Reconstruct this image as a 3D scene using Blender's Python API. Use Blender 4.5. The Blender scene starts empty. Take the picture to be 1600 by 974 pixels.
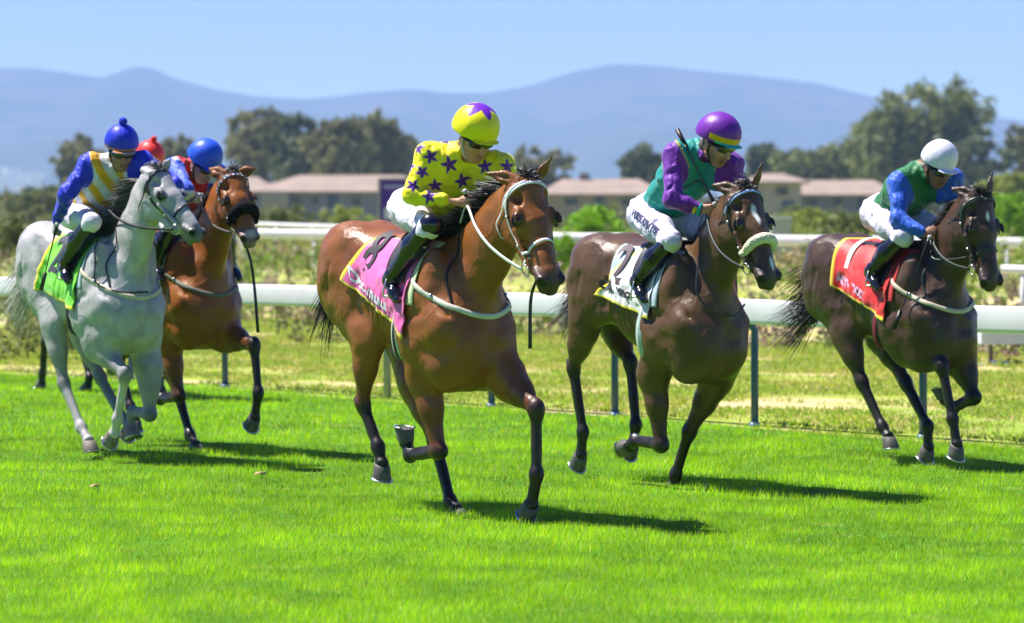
import bpy, math, random
import numpy as np
random.seed(7); RNG = np.random.default_rng(11)
SC = bpy.context.scene
COL = SC.collection
R = math.radians
# ------------------------------------------------------------------ camera, sky, sun
FPX = 5000.0; YH = 335.0; HC = 1.8           # focal length in 1600-px units, horizon row, eye height
cam_d = bpy.data.cameras.new('camera'); cam = bpy.data.objects.new('camera', cam_d); COL.objects.link(cam)
cam.location = (0, 0, HC); cam.rotation_euler = (R(90), 0, 0)
cam_d.sensor_width = 36.0; cam_d.lens = 36.0*FPX/1600.0
cam_d.shift_y = -(487.0-YH)/1600.0
cam_d.clip_end = 30000; cam_d.clip_start = 0.5
cam_d.dof.use_dof = True; cam_d.dof.focus_distance = 19.2; cam_d.dof.aperture_fstop = 2.8
SC.camera = cam
SUN_EL = R(61); S_H = np.array([-0.95, 0.32]); S_H = S_H/np.linalg.norm(S_H)
SUN = np.array([S_H[0]*math.cos(SUN_EL), S_H[1]*math.cos(SUN_EL), math.sin(SUN_EL)])
world = bpy.data.worlds.new('World'); SC.world = world; world.use_nodes = True
nt = world.node_tree; nt.nodes.clear()
sky = nt.nodes.new('ShaderNodeTexSky'); sky.sky_type = 'NISHITA'; sky.sun_disc = False
sky.sun_elevation = SUN_EL; sky.sun_rotation = math.atan2(SUN[0], SUN[1])
sky.air_density = 1.0; sky.dust_density = 0.0; sky.ozone_density = 2.0; sky.altitude = 1500
hsv = nt.nodes.new('ShaderNodeHueSaturation'); hsv.inputs['Saturation'].default_value = 1.5; hsv.inputs['Hue'].default_value = 0.525
bg = nt.nodes.new('ShaderNodeBackground'); bg.inputs['Strength'].default_value = 0.06
wo = nt.nodes.new('ShaderNodeOutputWorld')
nt.links.new(sky.outputs[0], hsv.inputs['Color']); nt.links.new(hsv.outputs[0], bg.inputs[0]); nt.links.new(bg.outputs[0], wo.inputs[0])
sun_d = bpy.data.lights.new('sun', 'SUN'); sun_d.energy = 4.9; sun_d.angle = R(0.5); sun_d.color = (1.0, 0.955, 0.88)
sun_o = bpy.data.objects.new('sun', sun_d); COL.objects.link(sun_o)
from mathutils import Vector, Matrix
sun_o.rotation_euler = Vector(tuple(SUN)).to_track_quat('Z', 'Y').to_euler()
SC.view_settings.view_transform = 'Standard'; SC.view_settings.look = 'None'
SC.view_settings.exposure = 1.1; SC.view_settings.gamma = 1.0; SC.view_settings.use_curve_mapping = False
SC.cycles.volume_bounces = 2; SC.cycles.max_bounces = 8; SC.cycles.transparent_max_bounces = 12
SC.cycles.use_denoising = True

# ------------------------------------------------------------------ small maths
def v3(*a): return np.array(a if len(a) > 1 else a[0], dtype=float)
def nrm(a):
    a = np.asarray(a, float); return a/(np.linalg.norm(a)+1e-12)
def lerp(a, b, t): return a+(b-a)*t
def _h(ix, iy, iz, s):
    n = (ix*374761393+iy*668265263+iz*2147483647+s*974634777) & 0xffffffff
    n = ((n ^ (n >> 13))*1274126177) & 0xffffffff
    return ((n ^ (n >> 16)) & 0xffff)/65535.0*2-1
def vnoise(P, s=0):
    P = np.asarray(P, float); i = np.floor(P).astype(np.int64); f = P-i; f = f*f*(3-2*f); o = 0
    for dx in (0, 1):
        for dy in (0, 1):
            for dz in (0, 1):
                w = (f[..., 0] if dx else 1-f[..., 0])*(f[..., 1] if dy else 1-f[..., 1])*(f[..., 2] if dz else 1-f[..., 2])
                o = o+w*_h(i[..., 0]+dx, i[..., 1]+dy, i[..., 2]+dz, s)
    return o
def fbm(P, s=0, o=3):
    r = 0; a = 1.0
    for k in range(o): r = r+a*vnoise(P*(2**k), s+k); a *= .5
    return r
def catmull(pts, n):
    pts = np.array(pts, float); P = np.vstack([2*pts[0]-pts[1], pts, 2*pts[-1]-pts[-2]]); out = []
    m = len(pts)-1
    for k in range(n):
        t = k/(n-1)*m; i = min(int(t), m-1); u = t-i
        p0, p1, p2, p3 = P[i], P[i+1], P[i+2], P[i+3]
        out.append(.5*((2*p1)+(-p0+p2)*u+(2*p0-5*p1+4*p2-p3)*u*u+(-p0+3*p1-3*p2+p3)*u**3))
    return np.array(out)

# ------------------------------------------------------------------ materials
MATS = {}
def mat(name, col=(.5, .5, .5), rough=.6, vcol=False, bump=0, bscale=60, coat=0, metal=0, spec=.5, var=0, vscale=8, trans=0, sheen=0, col2=None, aniso=None, bdist=.01, rvar=0):
    if name in MATS: return MATS[name]
    m = bpy.data.materials.new(name); m.use_nodes = True; N = m.node_tree.nodes; L = m.node_tree.links
    b = N['Principled BSDF']; b.inputs['Roughness'].default_value = rough; b.inputs['Metallic'].default_value = metal
    b.inputs['Specular IOR Level'].default_value = spec
    b.inputs['Coat Weight'].default_value = coat; b.inputs['Coat Roughness'].default_value = .25
    if sheen: b.inputs['Sheen Weight'].default_value = sheen
    tc = N.new('ShaderNodeTexCoord')
    if vcol:
        a = N.new('ShaderNodeAttribute'); a.attribute_name = 'Col'; src = a.outputs['Color']
    else:
        a = N.new('ShaderNodeRGB'); a.outputs[0].default_value = (*col, 1); src = a.outputs[0]
    if var:
        n = N.new('ShaderNodeTexNoise'); n.inputs['Scale'].default_value = vscale; n.inputs['Detail'].default_value = 5
        L.new(tc.outputs['Object'], n.inputs['Vector'])
        if col2 is not None:
            rmp = N.new('ShaderNodeValToRGB'); rmp.color_ramp.elements[0].position = .42; rmp.color_ramp.elements[1].position = .6
            L.new(n.outputs['Fac'], rmp.inputs[0])
            mx = N.new('ShaderNodeMix'); mx.data_type = 'RGBA'; L.new(rmp.outputs[0], mx.inputs['Factor'])
            L.new(src, mx.inputs['A']); mx.inputs['B'].default_value = (*col2, 1); src = mx.outputs['Result']
        mp = N.new('ShaderNodeMapRange'); mp.inputs['From Min'].default_value = .3; mp.inputs['From Max'].default_value = .7
        mp.inputs['To Min'].default_value = 1-var; mp.inputs['To Max'].default_value = 1+var
        L.new(n.outputs['Fac'], mp.inputs['Value'])
        vm = N.new('ShaderNodeVectorMath'); vm.operation = 'SCALE'; L.new(src, vm.inputs[0]); L.new(mp.outputs[0], vm.inputs['Scale']); src = vm.outputs[0]
    L.new(src, b.inputs['Base Color'])
    if rvar:
        n3 = N.new('ShaderNodeTexNoise'); n3.inputs['Scale'].default_value = 9; n3.inputs['Detail'].default_value = 6; L.new(tc.outputs['Object'], n3.inputs['Vector']); m3 = N.new('ShaderNodeMapRange'); m3.inputs['From Min'].default_value = .35; m3.inputs['From Max'].default_value = .65; m3.inputs['To Min'].default_value = rough-rvar; m3.inputs['To Max'].default_value = rough+rvar; L.new(n3.outputs['Fac'], m3.inputs['Value']); L.new(m3.outputs[0], b.inputs['Roughness'])
    if bump:
        n2 = N.new('ShaderNodeTexNoise'); n2.inputs['Scale'].default_value = bscale; n2.inputs['Detail'].default_value = 4
        if aniso:
            mpg = N.new('ShaderNodeMapping'); mpg.inputs['Scale'].default_value = aniso; L.new(tc.outputs['Object'], mpg.inputs[0]); L.new(mpg.outputs[0], n2.inputs['Vector'])
        else: L.new(tc.outputs['Object'], n2.inputs['Vector'])
        bp = N.new('ShaderNodeBump'); bp.inputs['Strength'].default_value = bump; bp.inputs['Distance'].default_value = bdist
        L.new(n2.outputs['Fac'], bp.inputs['Height'])
        if rvar:    # short hair
            n4 = N.new('ShaderNodeTexNoise'); n4.inputs['Scale'].default_value = 110; n4.inputs['Detail'].default_value = 3; mg = N.new('ShaderNodeMapping'); mg.inputs['Scale'].default_value = (.35, 1.5, 1); L.new(tc.outputs['Object'], mg.inputs[0]); L.new(mg.outputs[0], n4.inputs['Vector']); b2 = N.new('ShaderNodeBump'); b2.inputs['Strength'].default_value = .5; b2.inputs['Distance'].default_value = .004; L.new(n4.outputs['Fac'], b2.inputs['Height']); L.new(bp.outputs[0], b2.inputs['Normal']); L.new(b2.outputs[0], b.inputs['Normal'])
        else: L.new(bp.outputs[0], b.inputs['Normal'])
    if trans:
        tr = N.new('ShaderNodeBsdfTranslucent'); L.new(src, tr.inputs[0]); ms = N.new('ShaderNodeMixShader'); ms.inputs[0].default_value = trans
        L.new(b.outputs[0], ms.inputs[1]); L.new(tr.outputs[0], ms.inputs[2]); L.new(ms.outputs[0], N['Material Output'].inputs['Surface'])
    MATS[name] = m; return m

# ------------------------------------------------------------------ objects
def tag(o, label=None, cat=None, group=None, kind=None):
    if label: o['label'] = label
    if cat: o['category'] = cat
    if group: o['group'] = group
    if kind: o['kind'] = kind
    return o
def empty(name, loc, rz, label, cat, group=None):
    o = bpy.data.objects.new(name, None); COL.objects.link(o); o.location = loc; o.rotation_euler = (0, 0, rz); o.empty_display_size = .2
    return tag(o, label, cat, group)
def mesh(name, V, F, m, parent=None, col=None, smooth=True, off=None, mats=None, midx=None):
    V = np.asarray(V, float)
    if off is not None: V = V-off
    me = bpy.data.meshes.new(name)
    if isinstance(F, np.ndarray) and F.ndim == 2:
        nf, k = F.shape
        me.vertices.add(len(V)); me.vertices.foreach_set('co', V.astype(np.float32).ravel())
        me.loops.add(nf*k); me.loops.foreach_set('vertex_index', F.astype(np.int32).ravel())
        me.polygons.add(nf); me.polygons.foreach_set('loop_start', np.arange(0, nf*k, k, dtype=np.int32))
        me.update(calc_edges=True)
    else:
        me.from_pydata(V.tolist(), [], [tuple(int(i) for i in f) for f in F]); me.update()
    if smooth: me.polygons.foreach_set('use_smooth', np.ones(len(me.polygons), bool))
    for mm in (mats or [m]): me.materials.append(mm)
    if midx is not None: me.polygons.foreach_set('material_index', np.asarray(midx, np.int32))
    if col is not None:
        a = me.color_attributes.new('Col', 'FLOAT_COLOR', 'POINT')
        c = np.ones((len(V), 4), np.float32); c[:, :3] = np.clip(col, 0, 1); a.data.foreach_set('color', c.ravel())
    o = bpy.data.objects.new(name, me); COL.objects.link(o)
    if parent is not None: o.parent = parent
    return o
class MB:
    """collects simple shapes for one mesh"""
    def __init__(s): s.V = []; s.F = []; s.C = []; s.n = 0
    def add(s, V, F, c=None):
        V = np.asarray(V, float); s.V.append(V); s.F += [tuple(i+s.n for i in f) for f in F]; s.n += len(V)
        s.C.append(np.tile(np.array(c if c is not None else (.5, .5, .5), float), (len(V), 1)) if c is None or np.ndim(c) == 1 else np.asarray(c, float))
    def box(s, c, d, rz=0, c3=None, bev=0):
        x, y, z = d[0]/2, d[1]/2, d[2]/2; pts = []
        for sx in (-1, 1):
            for sy in (-1, 1):
                for sz in (-1, 1):
                    px, py = sx*x, sy*y; pts.append((c[0]+px*math.cos(rz)-py*math.sin(rz), c[1]+px*math.sin(rz)+py*math.cos(rz), c[2]+sz*z))
        s.add(pts, [(0, 1, 3, 2), (4, 6, 7, 5), (0, 4, 5, 1), (2, 3, 7, 6), (0, 2, 6, 4), (1, 5, 7, 3)], c3)
    def tube(s, pts, r, n=8, c=None, flat=1.0, up=(0, 0, 1), cap=True):
        pts = np.array(pts, float); m = len(pts); r = np.broadcast_to(np.asarray(r, float), (m,)); V = []; F = []
        T = np.gradient(pts, axis=0) if m > 2 else np.array([pts[1]-pts[0]]*2)
        u = nrm(np.cross(nrm(T[0]), up)) if np.linalg.norm(np.cross(nrm(T[0]), up)) > .05 else nrm(np.cross(nrm(T[0]), (1, 0, 0)))
        for i in range(m):
            t = nrm(T[i]); u = nrm(u-t*(u@t)); w = np.cross(t, u)
            for k in range(n):
                a = 2*math.pi*k/n; V.append(pts[i]+r[i]*(math.cos(a)*u+math.sin(a)*w*flat))
        for i in range(m-1):
            for k in range(n): F.append((i*n+k, i*n+(k+1) % n, (i+1)*n+(k+1) % n, (i+1)*n+k))
        if cap: F.append(tuple(range(n-1, -1, -1))); F.append(tuple((m-1)*n+k for k in range(n)))
        s.add(V, F, c)
    def ribbon(s, pts, nor, w, th=.003, c=None):
        """flat strap with thickness: pts along, nor = surface normals"""
        pts = np.array(pts, float); m = len(pts); T = np.gradient(pts, axis=0); V = []; F = []; w = np.broadcast_to(np.asarray(w, float), (m,))
        for i in range(m):
            n_ = nrm(nor[i]); t = nrm(T[i]); b = nrm(np.cross(t, n_)); n_ = np.cross(b, t)
            for a, h in ((-1, 0), (-.85, 1), (0, 1.25), (.85, 1), (1, 0), (0, -.3)): V.append(pts[i]+b*a*w[i]/2+n_*h*th)
        for i in range(m-1):
            for k in range(6): F.append((i*6+k, (i+1)*6+k, (i+1)*6+(k+1) % 6, i*6+(k+1) % 6))
        F.append((0, 1, 2, 3, 4, 5)); F.append(tuple((m-1)*6+k for k in (5, 4, 3, 2, 1, 0)))
        s.add(V, F, c)
    def ball(s, c, r, n=12, col=None, R_=None):
        V = []; F = []; r = np.broadcast_to(np.asarray(r, float), (3,)); m = max(n//2, 4)
        for i in range(m+1):
            for k in range(n):
                a = math.pi*i/m; b = 2*math.pi*k/n; p = np.array([math.sin(a)*math.cos(b)*r[0], math.sin(a)*math.sin(b)*r[1], math.cos(a)*r[2]])
                if R_ is not None: p = R_@p
                V.append(np.asarray(c)+p)
        for i in range(m):
            for k in range(n): F.append((i*n+k, (i+1)*n+k, (i+1)*n+(k+1) % n, i*n+(k+1) % n))
        s.add(V, F, col)
    def build(s, name, m, parent=None, off=None, smooth=True, vcol=False, **kw):
        V = np.vstack(s.V); C = np.vstack(s.C) if vcol else None
        return mesh(name, V, s.F, m, parent, C, smooth, off, **kw)

# ------------------------------------------------------------------ distance-field modeller
class Field:
    def __init__(s): s.P = []
    def cap(s, a, b, ra, rb, k=.05, sw=1.0, w=(0, 1, 0), col=None, sub=False, skip=False):
        s.P.append(dict(t=0, a=v3(a), b=v3(b), ra=ra, rb=rb, k=k, sw=sw, w=nrm(w), col=col, sub=sub, skip=skip)); return s
    def ell(s, c, r, k=.05, R_=None, col=None, sub=False, skip=False):
        s.P.append(dict(t=1, c=v3(c), r=v3(r), k=k, R=np.eye(3) if R_ is None else R_, col=col, sub=sub, skip=skip)); return s
    def half(s, c, n, k=.005):   # cut away everything on the side n points to
        s.P.append(dict(t=2, c=v3(c), n=nrm(n), k=k, col=None, sub=True, skip=False)); return s
    @staticmethod
    def d(p, X):
        if p['t'] == 0:
            a, b, w, sw = p['a'], p['b'], p['w'], p['sw']; q = X-a; ab = b-a
            if sw != 1.0:
                q = q+(q@w)[..., None]*w*(1/sw-1); ab = ab+(ab@w)*w*(1/sw-1)
            t = np.clip((q@ab)/(ab@ab+1e-12), 0, 1)
            return (np.linalg.norm(q-t[..., None]*ab, axis=-1)-(p['ra']+(p['rb']-p['ra'])*t))*(min(1, sw)**.5)
        if p['t'] == 1:
            q = (X-p['c'])@p['R']; k0 = np.linalg.norm(q/p['r'], axis=-1); k1 = np.linalg.norm(q/(p['r']**2), axis=-1)+1e-9
            return k0*(k0-1)/k1
        return -((X-p['c'])@p['n'])
    @staticmethod
    def box(p):
        if p['t'] == 0:
            m = max(p['ra'], p['rb'])*max(1, p['sw']); return np.minimum(p['a'], p['b'])-m, np.maximum(p['a'], p['b'])+m
        if p['t'] == 1:
            e = np.abs(p['R'])@p['r']; return p['c']-e, p['c']+e
        return None
    @staticmethod
    def comb(F, d, p):
        k = p['k']
        if p['sub']:
            d = -d; h = np.maximum(k-np.abs(F-d), 0)/k; return np.maximum(F, d)+h*h*k*.25
        h = np.maximum(k-np.abs(F-d), 0)/k; return np.minimum(F, d)-h*h*k*.25
    def __call__(s, X):
        X = np.asarray(X, float); sh = X.shape[:-1]; X = X.reshape(-1, 3); F = np.full(len(X), .25)
        for p in s.P:
            b = s.box(p)
            if b is None: F = s.comb(F, s.d(p, X), p); continue
            m = p['k']+.14 if not p['sub'] else p['k']+.01; i = np.where(((X > b[0]-m) & (X < b[1]+m)).all(1))[0]
            if len(i): F[i] = s.comb(F[i], s.d(p, X[i]), p)
        return F.reshape(sh)
    def grad(s, X, e=.003):
        f0 = s(X); G = np.stack([s(X+np.eye(3)[i]*e)-f0 for i in range(3)], -1); n = np.linalg.norm(G, axis=-1, keepdims=True)+1e-9
        return f0, G/n, n[..., 0]/e
    def polygon(s, h, proj=True):
        lo = np.full(3, 1e9); hi = -lo
        for p in s.P:
            b = s.box(p)
            if b is not None and not p['sub']: lo = np.minimum(lo, b[0]); hi = np.maximum(hi, b[1])
        lo -= 3*h; hi += 3*h; n = np.ceil((hi-lo)/h).astype(int)+1
        ax = [lo[i]+h*np.arange(n[i]) for i in range(3)]
        G = np.full(tuple(n), 1.0, np.float32)
        for p in s.P:
            b = s.box(p)
            if b is None: sl = (slice(0, n[0]), slice(0, n[1]), slice(0, n[2]))
            else:
                m = p['k']+2*h; i0 = np.maximum(((b[0]-m-lo)/h).astype(int), 0); i1 = np.minimum(((b[1]+m-lo)/h).astype(int)+2, n); sl = tuple(slice(i0[i], i1[i]) for i in range(3))
            X = np.stack(np.meshgrid(ax[0][sl[0]], ax[1][sl[1]], ax[2][sl[2]], indexing='ij'), -1)
            G[sl] = s.comb(G[sl], s.d(p, X), p)
        S = G < 0; c = S[:-1, :-1, :-1].astype(np.int8)*0
        for dx in (0, 1):
            for dy in (0, 1):
                for dz in (0, 1): c += S[dx:n[0]-1+dx, dy:n[1]-1+dy, dz:n[2]-1+dz]
        act = (c > 0) & (c < 8); idx = -np.ones(act.shape, np.int64); ijk = np.argwhere(act); idx[act] = np.arange(len(ijk))
        acc = np.zeros((len(ijk), 3)); cnt = np.zeros(len(ijk)); I = ijk
        for axis in range(3):
            o1, o2 = [k for k in range(3) if k != axis]
            for u in (0, 1):
                for v in (0, 1):
                    A = I.copy(); A[:, o1] += u; A[:, o2] += v; B = A.copy(); B[:, axis] += 1
                    fa = G[A[:, 0], A[:, 1], A[:, 2]]; fb = G[B[:, 0], B[:, 1], B[:, 2]]; m = (fa < 0) != (fb < 0)
                    t = np.where(m, fa/(fa-fb+1e-12), 0); P = A.astype(float); P[:, axis] += t; acc[m] += P[m]; cnt[m] += 1
        V = lo+h*acc/cnt[:, None]; F = []
        for axis in range(3):
            o1, o2 = [(1, 2), (2, 0), (0, 1)][axis]
            sa = [slice(1, n[i]-1) for i in range(3)]; sa[axis] = slice(0, n[axis]-1); sb = list(sa); sb[axis] = slice(1, n[axis])
            a = S[tuple(sa)]; b = S[tuple(sb)]; E_ = np.argwhere(a != b); base = np.array([x.start for x in sa]); e = E_+base; fl = a[tuple(E_.T)]
            def cell(d1, d2):
                q = e.copy(); q[:, o1] += d1; q[:, o2] += d2; return idx[q[:, 0], q[:, 1], q[:, 2]]
            Q = np.stack([cell(-1, -1), cell(0, -1), cell(0, 0), cell(-1, 0)], 1); Q[~fl] = Q[~fl][:, ::-1]; F.append(Q)
        F = np.vstack(F); F = F[(F >= 0).all(1)]
        if proj:
            for _ in range(2):
                f, g, m = s.grad(V, .0015); V = V-g*np.clip(f/np.maximum(m, .35), -h, h)[:, None]
        f, g, m = s.grad(V)
        s.N = g
        return V, F
    def colors(s, V, default):
        W = np.full(len(V), 1e-9); C = np.zeros((len(V), 3))+np.array(default)*1e-9
        for p in s.P:
            if p['t'] == 2 or p['sub'] or p['skip']: continue
            b = s.box(p); i = np.where(((V > b[0]-.1) & (V < b[1]+.1)).all(1))[0]
            if not len(i): continue
            d = s.d(p, V[i]); w = np.exp(-np.clip(d, -.02, 1)*90); W[i] += w; C[i] += w[:, None]*np.array(p['col'] if p['col'] is not None else default)
        return C/W[:, None]
def rotf(pitch, yaw=0, roll=0):
    """columns: x axis pitched up by pitch (deg) in the forward-up plane, then yawed about up"""
    return np.array((Matrix.Rotation(R(yaw), 3, 'Z') @ Matrix.Rotation(R(-pitch), 3, 'Y') @ Matrix.Rotation(R(roll), 3, 'X')))
def paint(V, C, c, r, col, soft=.3, amt=1.0):
    d = np.linalg.norm((V-v3(c))/np.asarray(r), axis=1); w = np.clip((1+soft-d)/(2*soft), 0, 1)[:, None]*amt; C[:] = C*(1-w)+np.array(col)*w
def hair(name, roots, dirs, length, m, parent, off, wid=.006, grav=.5, wind=(-1, 0, .1), windk=.6, seg=6, col=(.02, .015, .012), jit=.25, seed=1, lens=None, colv=.5):
    rg = np.random.default_rng(seed); V = []; F = []; C = []; n = 0; wind = v3(wind)
    for i, (r0, d0) in enumerate(zip(roots, dirs)):
        d = nrm(v3(d0)+rg.normal(0, jit, 3)); p = v3(r0)+rg.normal(0, .004, 3); L = (lens[i] if lens is not None else length)*rg.uniform(.6, 1.15); st = L/seg
        side = nrm(np.cross(d, rg.normal(0, 1, 3))); cc = np.array(col)*(1+colv*rg.normal(0, .5)); curl = rg.normal(0, .12, 3)
        for k in range(seg+1):
            w = wid*(1-(k/seg)**2*.9)*rg.uniform(.8, 1.2); V += [p-side*w/2, p+side*w/2]; C += [cc, cc]
            if k < seg: F.append((n+2*k, n+2*k+1, n+2*k+3, n+2*k+2))
            d = nrm(d+(wind*windk+np.array([0, 0, -grav])+curl)/seg*1.6); p = p+d*st
        n += 2*(seg+1)
    return mesh(name, np.array(V), np.array(F), m, parent, np.array(C), True, off)

class Frame:
    def __init__(s, px, py, Z, deg):
        th = R(deg); s.H = np.array([math.sin(th), -math.cos(th)]); s.L = np.array([math.cos(th), math.sin(th)]); s.O = np.array([(px-800)/FPX*Z, Z])
        s.rz = math.atan2(s.H[1], s.H[0]); s.wu = HC-(py-YH)/FPX*Z
    def p(s, x, y, l=0.0):
        a = (x-800)/FPX; Z = (l+s.O@s.L)/(a*s.L[0]+s.L[1]); P = np.array([a*Z, Z])-s.O; return np.array([P@s.H, l, HC-(y-YH)/FPX*Z])
    def world(s, P):
        P = np.asarray(P); W = s.O+P[..., 0:1]*s.H+P[..., 1:2]*s.L; return np.concatenate([W, P[..., 2:3]], -1)
    def px(s, P):
        W = s.world(P); return 800+FPX*W[..., 0]/W[..., 1], YH+FPX*(HC-W[..., 2])/W[..., 1], W[..., 1]
# ------------------------------------------------------------------ setting
def node_ground(name, cols, scales, rough=.9, bump=.4):
    m = bpy.data.materials.new(name); m.use_nodes = True; N = m.node_tree.nodes; L = m.node_tree.links; b = N['Principled BSDF']; b.inputs['Roughness'].default_value = rough; b.inputs['Specular IOR Level'].default_value = .2
    tc = N.new('ShaderNodeTexCoord'); src = None
    for i, c in enumerate(cols):
        if src is None:
            r = N.new('ShaderNodeRGB'); r.outputs[0].default_value = (*c, 1); src = r.outputs[0]; continue
        n = N.new('ShaderNodeTexNoise'); n.inputs['Scale'].default_value = scales[i][0]; n.inputs['Detail'].default_value = 6; mp = N.new('ShaderNodeMapping'); mp.inputs['Location'].default_value = (i*7.3, i*3.1, 0); mp.inputs['Scale'].default_value = scales[i][3] if len(scales[i]) > 3 else (1, 1, 1)
        L.new(tc.outputs['Object'], mp.inputs[0]); L.new(mp.outputs[0], n.inputs['Vector']); rp = N.new('ShaderNodeMapRange'); rp.inputs['From Min'].default_value = scales[i][1]; rp.inputs['From Max'].default_value = scales[i][2]; L.new(n.outputs['Fac'], rp.inputs['Value'])
        mx = N.new('ShaderNodeMix'); mx.data_type = 'RGBA'; L.new(rp.outputs[0], mx.inputs['Factor']); L.new(src, mx.inputs['A']); mx.inputs['B'].default_value = (*c, 1); src = mx.outputs['Result']
    L.new(src, b.inputs['Base Color']); n = N.new('ShaderNodeTexNoise'); n.inputs['Scale'].default_value = 30; bp = N.new('ShaderNodeBump'); bp.inputs['Strength'].default_value = bump; bp.inputs['Distance'].default_value = .03; L.new(tc.outputs['Object'], n.inputs['Vector']); L.new(n.outputs['Fac'], bp.inputs['Height']); L.new(bp.outputs[0], b.inputs['Normal'])
    return m
EA = v3(-5.8, 36.4); ED = nrm(v3(9.75, -11.8)); EN = v3(-ED[1], ED[0]); EN = EN if EN[1] > 0 else -EN     # track edge line and its outward normal
def epos(s, o=0, z=0): q = EA+ED*s+EN*o; return v3(q[0], q[1], z)
def terr(x, y):     # height of the land beyond the rail
    o = (np.stack([x, y], -1)-EA)@EN; h = np.where(o > 0, .38*np.clip((o-9)/14, 0, 1)**1.2, 0); return h-.0*x
gx = np.concatenate([np.linspace(-9000, -60, 14), np.linspace(-50, 50, 81), np.linspace(60, 9000, 14)]); gy = np.concatenate([np.linspace(-30, 100, 105), np.linspace(110, 400, 20), np.linspace(500, 11000, 24)])
X, Y = np.meshgrid(gx, gy, indexing='ij'); Z = terr(X, Y)-.012; I = np.arange(X.size).reshape(X.shape)
Q = np.stack([I[:-1, :-1].ravel(), I[1:, :-1].ravel(), I[1:, 1:].ravel(), I[:-1, 1:].ravel()], 1)
land = mesh('ground', np.stack([X.ravel(), Y.ravel(), Z.ravel()], 1), Q, node_ground('rough_ground', [(.30, .36, .045), (.62, .48, .25), (.23, .33, .035), (.42, .34, .16)], [0, (.55, .47, .60, (1, 1, 1)), (.30, .50, .62, (1, .6, 1)), (2.5, .54, .66)]))
tag(land, kind='structure')
tr = [epos(-40, 0), epos(60, 0), epos(60, -60), epos(-40, -60)]; tv = []; n = 100
T_ = np.linspace(0, 1, n); V = []; 
for t in T_:
    e = epos(-40+100*t, .10*math.sin(t*90)+.05*math.sin(t*211)); V.append(e); V.append(epos(-40+100*t, -70))
I = [(2*i, 2*i+2, 2*i+3, 2*i+1) for i in range(n-1)]
turf = mesh('racetrack_turf', V, I, node_ground('turf', [(.07, .20, .004), (.09, .24, .005), (.16, .26, .03)], [0, (.9, .45, .6), (3.0, .58, .68, (1, 1, 1))], bump=.6)); tag(turf, kind='structure')
# mountains
mx = np.array([-300, -120, 0, 50, 120, 170, 190, 215, 240, 270, 330, 400, 480, 560, 640, 700, 760, 830, 900, 960, 1020, 1100, 1200, 1280, 1350, 1430, 1500, 1600, 1750, 1950]); my = np.array([150, 115, 103, 103, 113, 120, 107, 101, 104, 118, 135, 148, 152, 143, 136, 142, 143, 130, 108, 97, 99, 108, 118, 128, 145, 163, 176, 190, 215, 240])
nx, ny = 260, 44; D0 = 6500.; xs = np.linspace(-300, 1950, nx); ridge = HC+(YH-np.interp(xs, mx, my))*D0/FPX
V = np.zeros((nx, ny, 3))
for j in range(ny):
    t = j/(ny-1); y = D0-2300+t*3800; u = np.clip((y-(D0-2300))/2300, 0, 1) if y <= D0 else np.clip(1-(y-D0)/1500, 0, 1)
    base = ridge*(u**1.15); xw = (xs-800)/FPX*D0
    nz = fbm(np.stack([xw/260, np.full(nx, y/420), np.zeros(nx)], 1), 3, 4); V[:, j, 0] = xw; V[:, j, 1] = y+nz*60*(1-abs(2*u-1)); V[:, j, 2] = np.maximum(base+nz*55*u*(1-u)*3.2-4, -4)
I = np.arange(nx*ny).reshape(nx, ny); Q = np.stack([I[:-1, :-1].ravel(), I[1:, :-1].ravel(), I[1:, 1:].ravel(), I[:-1, 1:].ravel()], 1)
mt = mesh('mountains', V.reshape(-1, 3), Q, node_ground('mountain', [(.030, .042, .035), (.070, .060, .050), (.018, .030, .022)], [0, (.004, .45, .6), (.008, .5, .6)], bump=.0)); tag(mt, kind='structure')
# pale town at the foot of the mountains
mb = MB(); rg = random.Random(4)
for i in range(160):
    px = rg.choice([rg.uniform(-40, 120), rg.uniform(-40, 60), rg.uniform(330, 700), rg.uniform(700, 1400)]); d = rg.uniform(3600, 4300); w = rg.uniform(8, 26); h = rg.uniform(4, 11); mb.box(((px-800)/FPX*d, d, h/2+10+rg.uniform(0, 25)*(d-3600)/300), (w, 12, h), rg.uniform(-.5, .5))
tw = mb.build('distant_town', mat('pale_wall', (.62, .60, .56), .8), smooth=False); tag(tw, 'faint pale houses of a town at the foot of the blue mountains', 'town', kind='stuff')
# air
mb = MB(); mb.box((0, 4110, 330), (19000, 8400, 664)); hz = mb.build('haze', None, smooth=False); hz.data.materials.clear()
hm = bpy.data.materials.new('haze'); hm.use_nodes = True; hm.node_tree.nodes.clear(); pv = hm.node_tree.nodes.new('ShaderNodeVolumePrincipled'); pv.inputs['Density'].default_value = 1.8e-4; pv.inputs['Color'].default_value = (.36, .53, 1.0, 1); pv.inputs['Anisotropy'].default_value = .0
ou = hm.node_tree.nodes.new('ShaderNodeOutputMaterial'); hm.node_tree.links.new(pv.outputs[0], ou.inputs['Volume']); hz.data.materials.append(hm); tag(hz, kind='stuff')

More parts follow.
